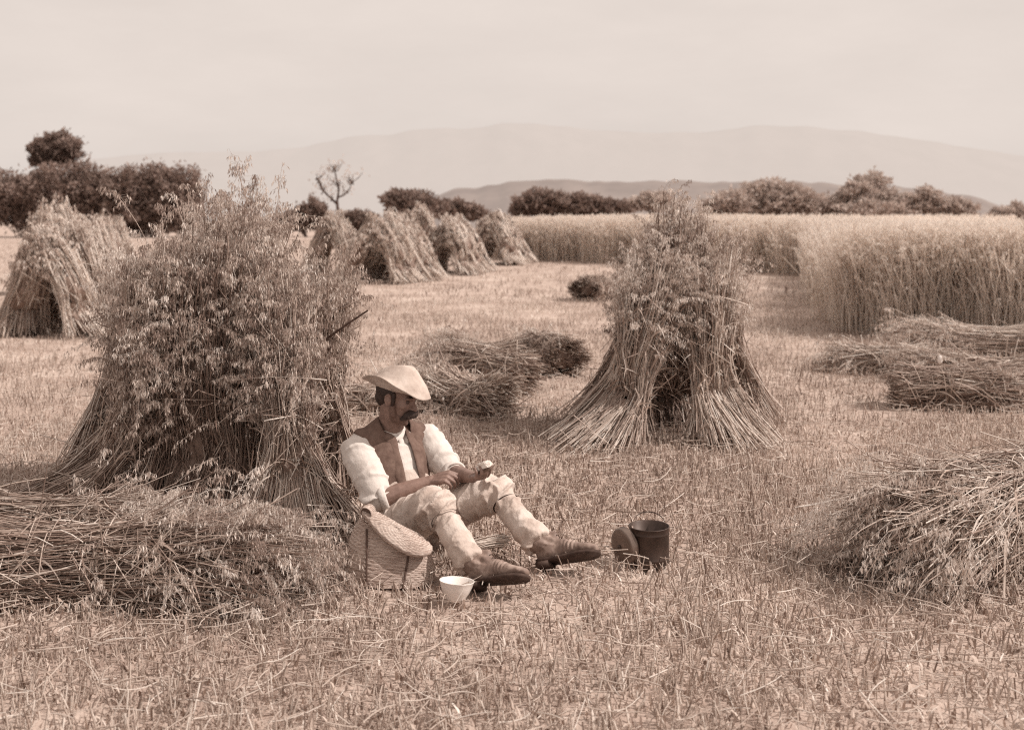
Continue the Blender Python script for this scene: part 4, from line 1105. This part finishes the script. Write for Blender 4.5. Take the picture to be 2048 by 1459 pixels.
# collar band and placket
def strip_on(name, pts, w, r, mat):
    v, q, t = solid_tube(pts, [w] * len(pts), [r] * len(pts), side=LEFT, seg=10); Geo().add(v, q, t).build(name, mat, man, True)
cb = Geo(); a = np.linspace(0, 2 * np.pi, 40)
for z, rr_ in ((0, .072), (.028, .068)):
    pass
ring = np.stack([SP[4] + [0, 0, .012] + LEFT * .070 * math.sin(x) + FWD * .066 * math.cos(x) + np.array([0, 0, -.022]) * math.cos(x) for x in a[:-1]])
rows = np.stack([ring + [0, 0, -.012], ring + [0, 0, .018], ring * 1 + nrm(ring - SP[4]) * .008 + [0, 0, .018], ring + nrm(ring - SP[4]) * .010 + [0, 0, -.014]])
cb.add(rows.reshape(-1, 3), grid_faces(4, 39, True)); cb.build('collar', M['shirt'], man, True)
for E_, W_, r in ((RE, RW, .064), (LE, LW, .054)):      # rolled cuffs
    ax = nrm(W_ - E_); s_, u_ = frame(ax); c = E_ + (W_ - E_) * (.08 if r > .06 else .12)
    a = np.arange(36) * 2 * np.pi / 36; b = np.arange(10) * 2 * np.pi / 10
    rm = r + .003 * np.sin(a * 3)
    v = c + (s_[None] * np.cos(a)[:, None] + u_[None] * np.sin(a)[:, None])[:, None] * (rm[:, None] - .002 + .010 * np.cos(b)[None])[..., None] + ax * (.019 * np.sin(b))[None, :, None]
    q = grid_faces(36, 10, True); q2 = np.stack([35 * 10 + np.arange(10), 35 * 10 + (np.arange(10) + 1) % 10, (np.arange(10) + 1) % 10, np.arange(10)], -1)
    Geo().add(v, np.concatenate([q, q2])).build('rolled_cuff', M['shirt'], man, True)
pz, _ = spline(SP, np.zeros(5), 50); hf = np.interp(np.linspace(0, 1, 50), [0, .25, .5, .75, 1], [.122, .107, .114, .102, .074])
pk = np.array([pz[i] + FWD * (hf[i] + .003) + LEFT * (.012 + .003 * math.sin(i * .5)) for i in range(10, 47, 3)])
v, q, t = solid_tube(pk, [.014] * len(pk), [.004] * len(pk), side=LEFT, seg=10); Geo().add(v, q, t).build('placket', M['shirt'], man, True)
for sg in (1, -1):
    k0 = SP[4] + [0, 0, .018]
    cp = np.array([k0 + LEFT * sg * .070 + FWD * .02, k0 + LEFT * sg * .050 + FWD * .070 - [0, 0, .030], k0 + LEFT * sg * .028 + FWD * .092 - [0, 0, .075]])
    p3, r3 = spline(cp, [[.018, .004], [.024, .005], [.006, .003]], 10)
    v, q, t = solid_tube(p3, r3[:, 0], r3[:, 1], side=LEFT * .6 + np.array([0, 0, .8]), seg=10); Geo().add(v, q, t).build('collar_point', M['shirt'], man, True)
# buttons on the shirt front
for tq in (.30, .52, .74):
    pz, _ = spline(SP, np.zeros(5), 50); c = pz[int(tq * 42)] + FWD * (hf[int(tq * 42)] + .008) + LEFT * .012
    v, q, t = ellipsoid(c, (.006, .004, .006)); Geo().add(v, q, t).build('button', M['eye'], man, True)

# ---- waistcoat
def make_vest():
    pp, rr = spline(SP[:5], [[.176, .13], [.150, .117], [.172, .125], [.163, .112], [.095, .084]], 16)
    parts = [solid_tube(pp, rr[:, 0], rr[:, 1], LEFT, 28)]
    for S in (RS, LS):
        parts.append(solid_tube([SP[3], .15 * SP[3] + .85 * S + [0, 0, .012]], [.095, .074]))
        parts.append(solid_tube([SP[4] + [0, 0, .045], .5 * (SP[4] + S) + [0, 0, .016], .12 * SP[3] + .88 * S], [.078, .066, .060]))
    tmp = remesh('waistcoat', parts, .006, M['vest'], man, 5, folds([(SP[1], SP[3], .7, .2)], .008, 20, 9, .003))
    me = tmp.data
    n = len(me.vertices); co = np.empty(n * 3, np.float32); me.vertices.foreach_get('co', co); p = co.reshape(-1, 3).astype(float)
    ax = nrm(SP[3] - SP[0]); t = (p - SP[0]) @ ax; cen = SP[0] + t[:, None] * ax
    s = (p - cen) @ LEFT; f = (p - cen) @ FWD
    w = np.interp(t, [.0, .10, .22, .34, .42], [.055, .050, .050, .056, .060])
    opening = (f > .02) & (np.abs(s - .012) < w)
    out = opening | (t < .10 + .02 * (s < 0)) | ((t > .40) & (np.linalg.norm((p - SP[4] - FWD * .03 - [0, 0, .06]) * [1, 1, .7], axis=1) < .080))
    for S, E_, sg in ((RS, RE, -1), (LS, LE, 1)):
        d2 = np.linalg.norm(p - S - LEFT * sg * .045 + [0, 0, .02], axis=1)
        out |= (d2 < .088)
        out |= (s * sg > .205)
    import bmesh
    bm = bmesh.new(); bm.from_mesh(me); bm.verts.ensure_lookup_table()
    bmesh.ops.delete(bm, geom=[bm.verts[i] for i in np.nonzero(out)[0]], context='VERTS')
    for _ in range(140):      # even out the cut edges
        bv = [v for v in bm.verts if v.is_boundary]; new = {}
        for v in bv:
            nb_ = [e.other_vert(v) for e in v.link_edges if e.is_boundary]
            if len(nb_) == 2: new[v] = v.co * .5 + (nb_[0].co + nb_[1].co) * .25
        for v, c_ in new.items(): v.co = c_
    bm.to_mesh(me); bm.free()
    m = tmp.modifiers.new('s', 'SOLIDIFY'); m.thickness = .007; m.offset = 0
    m2 = tmp.modifiers.new('sm', 'SMOOTH'); m2.iterations = 3
    # lapels lying along both edges of the opening
    for sg in (1, -1):
        pts = []
        for tq, wd in ((.455, .055), (.40, .064), (.32, .064), (.24, .058), (.16, .054)):
            c = SP[0] + ax * tq; half = np.interp(tq, [.0, .10, .22, .34, .42, .5], [.132, .128, .134, .132, .116, .085])
            sd = .012 + sg * wd
            pts.append(c + LEFT * sd + FWD * (half * math.sqrt(max(.05, 1 - (sd / .18) ** 2)) + .012))
        pts = [SP[4] + LEFT * sg * .074 - FWD * .02 + [0, 0, .050], SP[4] + LEFT * sg * .078 + FWD * .035 + [0, 0, .020]] + pts
        p3, r3 = spline(np.array(pts), [[.016, .008], [.022, .008], [.026, .008], [.030, .008], [.030, .008], [.022, .007], [.007, .005]], 22)
        v, q, t_ = solid_tube(p3, r3[:, 0], r3[:, 1], side=LEFT - FWD * .5 * sg, seg=12); Geo().add(v, q, t_).build('lapel', M['vest'], man, True)
make_vest()
ax_ = nrm(SP[3] - SP[0])
for tq in (.14, .20, .26, .32):
    half = np.interp(tq, [.0, .10, .22, .34, .42, .5], [.13, .117, .125, .125, .112, .085])
    c = SP[0] + ax_ * tq + LEFT * .062 + FWD * (half * .95 + .016)
    v, q, t = ellipsoid(c, (.007, .004, .007), None, 14, 8); Geo().add(v, q, t).build('waistcoat_button', M['strap'], man, True)
c = SP[0] + ax_ * .19 - LEFT * .10 + FWD * .106
v, q, t = solid_tube([c - LEFT * .035 + FWD * -.014, c, c + LEFT * .03 + FWD * .008], [.010] * 3, [.004] * 3, side=ax_, seg=10); Geo().add(v, q, t).build('pocket_welt', M['vest'], man, True)

# ---- trousers
tr = [solid_tube([RH - HLEFT * .02 + [0, 0, .005], .5 * (RH + LH), LH + HLEFT * .02 + [0, 0, .005]], [.115, .12, .115])]
pp, rr = spline(SP[:3], [[.175, .135], [.168, .128], [.16, .11]], 7)
tr.append(solid_tube(pp[:5], rr[:5, 0], rr[:5, 1], LEFT, 24))
KT = {}
for nm, h, k, a, f in (('r', RH, RK, RA, 1.0), ('l', LH, LK, LA, .97)):
    tie = k + (a - k) * .20
    tr.append(limb([h, h + (k - h) * .5 + [0, 0, .008], h + (k - h) * .86 + [0, 0, .008], k + [0, 0, -.004], k + (a - k) * .11], np.array([.112, .106, .093, .083, .072]) * f, 16))
    tr.append(limb([k + (a - k) * .02, tie, k + (a - k) * .34, k + (a - k) * .62, k + (a - k) * .90], np.array([.068, .061, .066, .070, .073]) * f, 18, capk=.06))
    KT[nm] = (tie, nrm(a - k), .065 * f)
    HEM = 0
remesh('trousers', tr, .006, M['cord'], man, 8, folds([(RH, RK, .9, 1.0), (LH, LK, .9, 1.0), (RK, RA, 1.1, .5), (LK, LA, 1.1, .5)], .018, 27, 21, .005))
for nm in ('r', 'l'):
    c, ax, r = KT[nm]; s_, u_ = frame(ax)
    a = np.linspace(0, 2 * np.pi, 40)
    rp = c + (s_[None] * np.cos(a)[:, None] + u_[None] * np.sin(a)[:, None]) * (r + .003 + .003 * np.sin(2 * a + 1))[:, None] + ax * (.006 * np.sin(a))[:, None]
    Geo().tubes(rp[None], np.full((1, 40), .0058), seg=8).build('knee_strap', M['strap'], man, True)

# ---- boots
def boot(ankle, knee, heel, toe):
    f = nrm(toe - heel); sh_ = nrm(knee - ankle); n = nrm(sh_ - f * np.dot(sh_, f)); s = np.cross(n, f)
    L = np.linalg.norm(toe - heel)
    def pt(x, z, y=0): return heel + f * x * L + n * z + s * y
    xs = [.0, .10, .25, .42, .58, .74, .88, .97]
    zc = [.050, .055, .058, .054, .046, .038, .034, .030]
    rx = [.028, .034, .034, .035, .041, .045, .041, .027]
    rz = [.040, .048, .052, .046, .035, .027, .022, .016]
    parts = [solid_tube([pt(x, z) for x, z in zip(xs, zc)], rx, rz, s, 20, capk=.6)]
    p, r = spline([pt(.20, .05), pt(.19, .10), ankle + sh_ * .05, ankle + sh_ * .13], [[.040, .056], [.040, .052], [.043, .050], [.047, .053]], 10)
    parts.append(solid_tube(p, r[:, 0], r[:, 1], s, 20))
    def crease(p_, n_):
        x = (p_ - heel) @ f / L; z = (p_ - heel) @ n
        d = .0045 * np.exp(-((x - .56) / .10) ** 2) * np.sin(x * 95) * (z > .03) + .004 * np.exp(-((x - .22) / .12) ** 2) * np.sin(z * 150 + x * 20) * (z > .07)
        return p_ + n_ * (d + wnoise(p_, 60, 6) * .0028 + wnoise(p_, 140, 16) * .0012)[:, None]
    bo = remesh('boot', parts, .005, M['leather'], man, 4, crease)
    # sole and heel
    ol = [(-.03, .032), (.04, .041), (.2, .040), (.38, .039), (.55, .047), (.72, .054), (.86, .051), (.97, .036), (1.035, .013)]
    xs_ = [o_[0] for o_ in ol]; ws = [o_[1] for o_ in ol]
    g = Geo()
    def slab(i0, i1, z0, z1):
        ring = [(xs_[i], ws[i]) for i in range(i0, i1)] + [(xs_[i], -ws[i]) for i in range(i1 - 1, i0 - 1, -1)]
        k = len(ring)
        vv = [pt(x, z, y) for z in (z0, z1) for x, y in ring]
        qq = [(i, (i + 1) % k, k + (i + 1) % k, k + i) for i in range(k)]
        tt = [(0, i + 1, i) for i in range(1, k - 1)] + [(k, k + i, k + i + 1) for i in range(1, k - 1)]
        g.add(np.array(vv), qq, tt)
    slab(0, 9, .000, .014); slab(0, 3, -.022, -.0005)
    g.build('sole', M['sole'], bo)
    # laces
    for j in range(4):
        x = .50 - j * .055; z = .10 + j * .014
        c = pt(x - .06, z - .004)
        lp = np.array([c + s * .018 - n * .006, c + n * .003, c - s * .018 - n * .006])
        Geo().tubes(lp[None], np.full((1, 3), .0022), seg=6).build('lace', M['strap'], bo, True)
boot(RA, RK, P(945, 1186, 4.81) * [1, 1, 0] + [-.005, .01, .024], P(1054, 1157, 4.68))
boot(LA, LK, P(1080, 1150, 5.10) * [1, 1, 0] + [0, 0, .024], P(1196, 1108, 5.00))

# ---- bread in his hand
def bread():
    import bmesh
    c = .5 * (knL[0] + knL[3]) + np.array([.010, -.008, .040])
    o = thing('piece_of_bread', 'pale broken piece of bread with a dark crust held in the seated man\'s hand', 'bread', c)
    ro = np.array(Matrix.Rotation(R(-25), 3, 'Z') @ Matrix.Rotation(R(-22), 3, 'Y'))
    r2 = np.random.default_rng(5)
    def chunk(name, pts, mat, seed):
        bm = bmesh.new()
        for p in pts: bm.verts.new(Vector(ro @ np.asarray(p) + c))
        r_ = bmesh.ops.convex_hull(bm, input=bm.verts)
        bmesh.ops.delete(bm, geom=[e for e in r_['geom_interior'] if isinstance(e, bmesh.types.BMVert)], context='VERTS')
        bmesh.ops.bevel(bm, geom=list(bm.edges), offset=.003, segments=2, affect='EDGES')
        bmesh.ops.triangulate(bm, faces=bm.faces)
        bmesh.ops.subdivide_edges(bm, edges=[e for e in bm.edges if e.calc_length() > .008], cuts=2)
        for v in bm.verts:
            v.co += Vector(r2.normal(0, .0011, 3))
        me = bpy.data.meshes.new(name); bm.to_mesh(me); bm.free(); link(name, me, mat, o, False)
    top = [(-.045, -.022, .0), (-.048, .020, .004), (.040, -.026, -.002), (.046, .024, .0), (-.034, -.016, .022), (-.030, .018, .028), (.020, -.020, .034), (.030, .014, .030), (.044, -.004, .020)]
    chunk('crumb', top, M['bread'], 1)
    low = [(-.047, -.024, -.001), (-.050, .022, .002), (.042, -.028, -.004), (.048, .026, -.002), (-.036, -.014, -.016), (-.034, .014, -.016), (.030, -.016, -.018), (.034, .014, -.018)]
    chunk('crust', low, M['crust'], 2)
bread()

# ------------------------------------------------------------------ woven bag
def woven_bag():
    d0 = 4.93
    o = thing('woven_bag', 'woven straw bag with an oval lid flap standing beside the seated man', 'bag', P(778, 1165, d0) * [1, 1, 0])
    # body: rounded oblong sections stacked upwards, its mouth sloping down to one side
    H = 78; S = 144
    a = np.arange(S) * 2 * np.pi / S
    rows = []
    for i, h in enumerate(np.linspace(0, 1, H)):
        l0, r0 = (714, 1172), (864, 1176); l1, r1 = (724, 1028), (852, 1088)
        bulge = math.sin(h * math.pi) * 21
        pl = P(l0[0] + (l1[0] - l0[0]) * h - bulge - 6 * math.sin(min(h * 2.2, 1) * math.pi), l0[1] + (l1[1] - l0[1]) * h, d0 + .02 * h)
        pr = P(r0[0] + (r1[0] - r0[0]) * h + bulge * .5, r0[1] + (r1[1] - r0[1]) * h, d0 + .05 * h)
        c = .5 * (pl + pr); hx = .5 * (pr - pl); dep = (.105 - .035 * h) * (.82 if i == 0 else 1)
        hx = hx * (1 - .14 * max(0, 1 - h / .12) ** 2); hx = hx + np.array([0, 0, .012 * math.sin(h * 7)])
        n = 2.6
        cx = np.sign(np.cos(a)) * np.abs(np.cos(a)) ** (2 / n); sx = np.sign(np.sin(a)) * np.abs(np.sin(a)) ** (2 / n)
        rib = 1 + .012 * math.sin(i * math.pi / 2) + .010 * np.sin(a * 30 + ((i // 4) % 2) * math.pi) + .012 * wnoise(np.stack([np.cos(a) * .3, np.sin(a) * .3, np.full(S, h * .3)], -1), 14, 3)
        row = c + hx * (cx * rib)[:, None] + np.array([.06, 1, .12]) * (dep * sx * rib)[:, None]
        rows.append(row)
    for k, row in enumerate(rows):
        row[:, 2] = np.maximum(row[:, 2], .004 + .0006 * k)
    V = np.array(rows); g = Geo(); g.add(V.reshape(-1, 3), grid_faces(H, S, True))
    # floor of the bag and the inside of the mouth
    inner = V[::-1].copy(); inner = inner.mean(1, keepdims=True) + (inner - inner.mean(1, keepdims=True)) * .94
    g.add(np.concatenate([V[-1], inner[:30].reshape(-1, 3)]), grid_faces(31, S, True))
    g.add(np.concatenate([V[0], V[0].mean(0)[None]]), None, np.stack([(np.arange(S) + 1) % S, np.arange(S), np.full(S, S)], -1))
    g.build('body', M['wick'], o, True)
    # darker woven bands low on the bag
    for h in (20, 25, 33):
        ring = V[h] + (V[h] - V[h].mean(0)) * .012
        Geo().tubes(np.concatenate([ring, ring[:1]])[None], np.full((1, S + 1), .006), seg=6).build('woven_band', M['wick_dark'], o, True)
    # two straps up the front
    for uu in (738, 815):
        pts = []
        for i in range(0, H, 6):
            tgt = (uu + (i / H - .5) * (-4 if uu < 780 else 12) - 1024) * d0 / F
            row = V[i]; fr = row[row[:, 1] < row[:, 1].mean()]
            j = np.argmin(np.abs(fr[:, 0] - tgt)); pts.append(fr[j] + [0, -.006, 0])
        pts = np.array(pts); pts[:, 0] = np.convolve(np.pad(pts[:, 0], 2, 'edge'), np.ones(5) / 5, 'valid')
        v, q, t = solid_tube(pts, [.0045] * len(pts), [.003] * len(pts), side=[1, 0, 0], seg=8); Geo().add(v, q, t).build('strap', M['strap'], o, True)
    # lid flap: a thick oval plate sloping down over the front
    pa, pb = P(722, 1022, d0 - .02), P(868, 1094, d0 - .06)
    c = .5 * (pa + pb); ax = nrm(pb - pa); hl = np.linalg.norm(pb - pa) * .5
    wv = nrm(np.array([.25, -.80, -.50])); wv = nrm(wv - ax * np.dot(wv, ax)); nn = np.cross(ax, wv)
    if nn[2] < 0: nn = -nn
    rows = []
    for (f, z) in [(x, .012 - .006 * x * x + .0016 * (j % 2)) for j, x in enumerate(np.linspace(0, .97, 26))] + [(.99, .002), (1.0, -.004), (.985, -.009), (.6, -.008), (0, -.006)]:
        cc, ss = np.cos(a), np.sin(a)
        wid = .062 * (1 + .30 * cc) * np.ones(S)
        drop = -.026 * (f * ss) ** 2 - .030 * (f * np.maximum(cc, 0)) ** 2 - .012 * np.sin(f * cc * 2.6 + .6) + .004 * np.sin(a * 3 + 1) * f
        rows.append(c + ax * (hl * f * np.sign(cc) * np.abs(cc) ** .85)[:, None] + wv * (wid * f * np.sign(ss) * np.abs(ss) ** .9)[:, None] + nn * (z + drop + .002 * np.sin(f * 40 + a * 20))[:, None])
    g = Geo(); g.add(np.array(rows).reshape(-1, 3), grid_faces(len(rows), S, True)); g.build('lid_flap', M['wick'], o, True)
    # rolled handle end
    e = P(731, 1027, d0 - .045); dv = nrm(np.array([-.25, -.85, -.1])); s_, u_ = frame(dv)
    prof = [(.025, .05), (.028, .05), (.031, .0), (.030, -.003), (.027, -.003), (.025, .0)]
    vv, qq = lathe([(r_, -z_) for r_, z_ in prof], 28, np.stack([s_, u_, dv], 1), e, True); Geo().add(vv, qq).build('rolled_handle', M['wick'], o, True)
    v, q, t = ellipsoid(e - dv * .012, (.0255, .0255, .004), np.stack([s_, u_, dv], 1)); Geo().add(v, q, t).build('handle_shade_disc', M['wick_dark'], o, True)  # dark disc stands in for the shade inside the roll
woven_bag()

# ------------------------------------------------------------------ bowl
def bowl():
    c = P(911, 1207, 4.66); c[2] = .004
    o = thing('bowl', 'small white enamel bowl on the stubble in front of the woven bag', 'bowl', c)
    m = np.array(Matrix.Rotation(R(4), 3, 'Y') @ Matrix.Rotation(R(-5), 3, 'X'))
    pr = [(0, .006), (.030, .006), (.034, 0), (.038, 0), (.040, .008), (.056, .030), (.067, .056), (.0735, .078), (.0755, .081), (.0735, .082), (.070, .079), (.062, .054), (.050, .030), (.030, .013), (0, .011)]
    v, q = lathe(pr, 56, m, c + [0, 0, .008]); Geo().add(v, q).build('bowl_wall', M['china'], o, True)
    a = np.linspace(0, 2 * np.pi, 57); ring = np.stack([.0745 * np.cos(a), .0745 * np.sin(a), np.full(57, .082)], -1) @ m.T + c + [0, 0, .008]
    Geo().tubes(ring[None], np.full((1, 57), .0022), seg=8).build('rim', M['china'], o, True)
bowl()

# ------------------------------------------------------------------ can and its lid
def can():
    c = P(1298, 1122, 5.2); c[2] = .0
    o = thing('billy_can', 'blackened tin can with open mouth and wire handle on the stubble past the boots', 'can', c)
    r, h = .094, .176
    pr = [(0, .004), (r - .004, .004), (r, .008), (r, .030), (r + .002, .032), (r, .035), (r, h - .032), (r + .002, h - .03), (r, h - .026), (r, h - .003), (r + .003, h), (r + .001, h + .003), (r - .003, h), (r - .003, .012), (0, .009)]
    v, q = lathe(pr, 64, None, c); Geo().add(v, q).build('can_wall', M['tin'], o, True)
    a = np.linspace(0, 2 * np.pi, 61); ring = np.stack([(r + .001) * np.cos(a), (r + .001) * np.sin(a), np.full(61, h + .001)], -1) + c
    Geo().tubes(ring[None], np.full((1, 61), .0032), seg=8).build('rim', M['tin_lid'], o, True)
    # ears and the folded back wire handle
    for s in (1, -1):
        e = c + np.array([s * (r + .004) * .8, -.3 * r * s + .0, h - .018])
        v, q, t = ellipsoid(e, (.010, .014, .013)); Geo().add(v, q, t).build('handle_lug', M['tin_lid'], o, True)
    e0, e1 = c + np.array([(r + .004) * .8, -.3 * r, h - .018]), c + np.array([-(r + .004) * .8, .3 * r, h - .018])
    q = np.linspace(0, np.pi, 22)
    mid = .5 * (e0 + e1); half = .5 * (e0 - e1)
    p = mid + half * np.cos(q)[:, None] + np.array([.02, .13, .05]) * (np.sin(q) ** .8)[:, None]
    Geo().tubes(p[None], np.full((1, 22), .0028), seg=6).build('wire_handle', M['tin'], o, True)
    # lid standing on edge against the can
    lc = P(1243, 1094, 5.17); rl = .083
    o2 = thing('can_lid', 'round tin lid standing on edge against the blackened can', 'lid', (lc[0], lc[1], 0))
    ax = nrm(np.array([.80, .50, .10])); s_, u_ = frame(ax); lc[2] = rl + .004
    m = np.stack([s_, u_, ax], 1)
    pr = [(0, -.010), (.020, -.010), (.05, -.008), (rl - .012, -.002), (rl - .004, .0), (rl, .006), (rl, .032), (rl + .002, .034), (rl - .003, .034), (rl - .003, .006), (rl - .014, .001), (.05, -.005), (0, -.007)]
    v, q = lathe(pr, 56, m, lc); Geo().add(v, q).build('lid_plate', M['tin_lid'], o2, True)
    a = np.linspace(0, 2 * np.pi, 57); ring = (np.stack([rl * np.cos(a), rl * np.sin(a), np.full(57, .034)], -1)) @ m.T + lc
    Geo().tubes(ring[None], np.full((1, 57), .0034), seg=8).build('rim', M['tin_lid'], o2, True)
    v, q, t = ellipsoid(lc - ax * .014, (.012, .012, .007), m); Geo().add(v, q, t).build('knob', M['tin'], o2, True)
can()

# pale flat strip under his knees
def wisp():
    o = thing('straw_wisp', 'pale flat wisp of straw lying on the ground under the man\'s bent knees', 'straw', P(965, 1085, 5.2) * [1, 1, 0])
    n = 70; q = np.linspace(0, 1, 6)
    a, b = P(905, 1098, 5.15), P(1012, 1072, 5.22); a[2] = .05; b[2] = .10
    p = a + (b - a) * q[:, None] + np.array([0, 0, .02]) * np.sin(q * 3)[:, None]
    pp = p[None] + rng.normal(0, .012, (n, 1, 3)) + rng.normal(0, .003, (n, 6, 3)); pp[..., 2] = np.maximum(pp[..., 2], .01)
    g = Geo().tubes(pp, np.full((n, 6), .0028), tone=np.clip(.8 + rng.normal(0, .1, n), 0, 1)); g.build('stalks', M['stubble'], o)
    sd = np.broadcast_to(np.array([.0, .006, .008]), (3, 6, 3)) * np.array([.4, .9, 1, 1, .8, .2])[None, :, None]
    g = Geo().ribbons(p[None] + rng.normal(0, .008, (3, 1, 3)) + [0, -.012, .006], sd, tone=.9); g.build('dry_leaf', M['stubble'], o)
wisp()
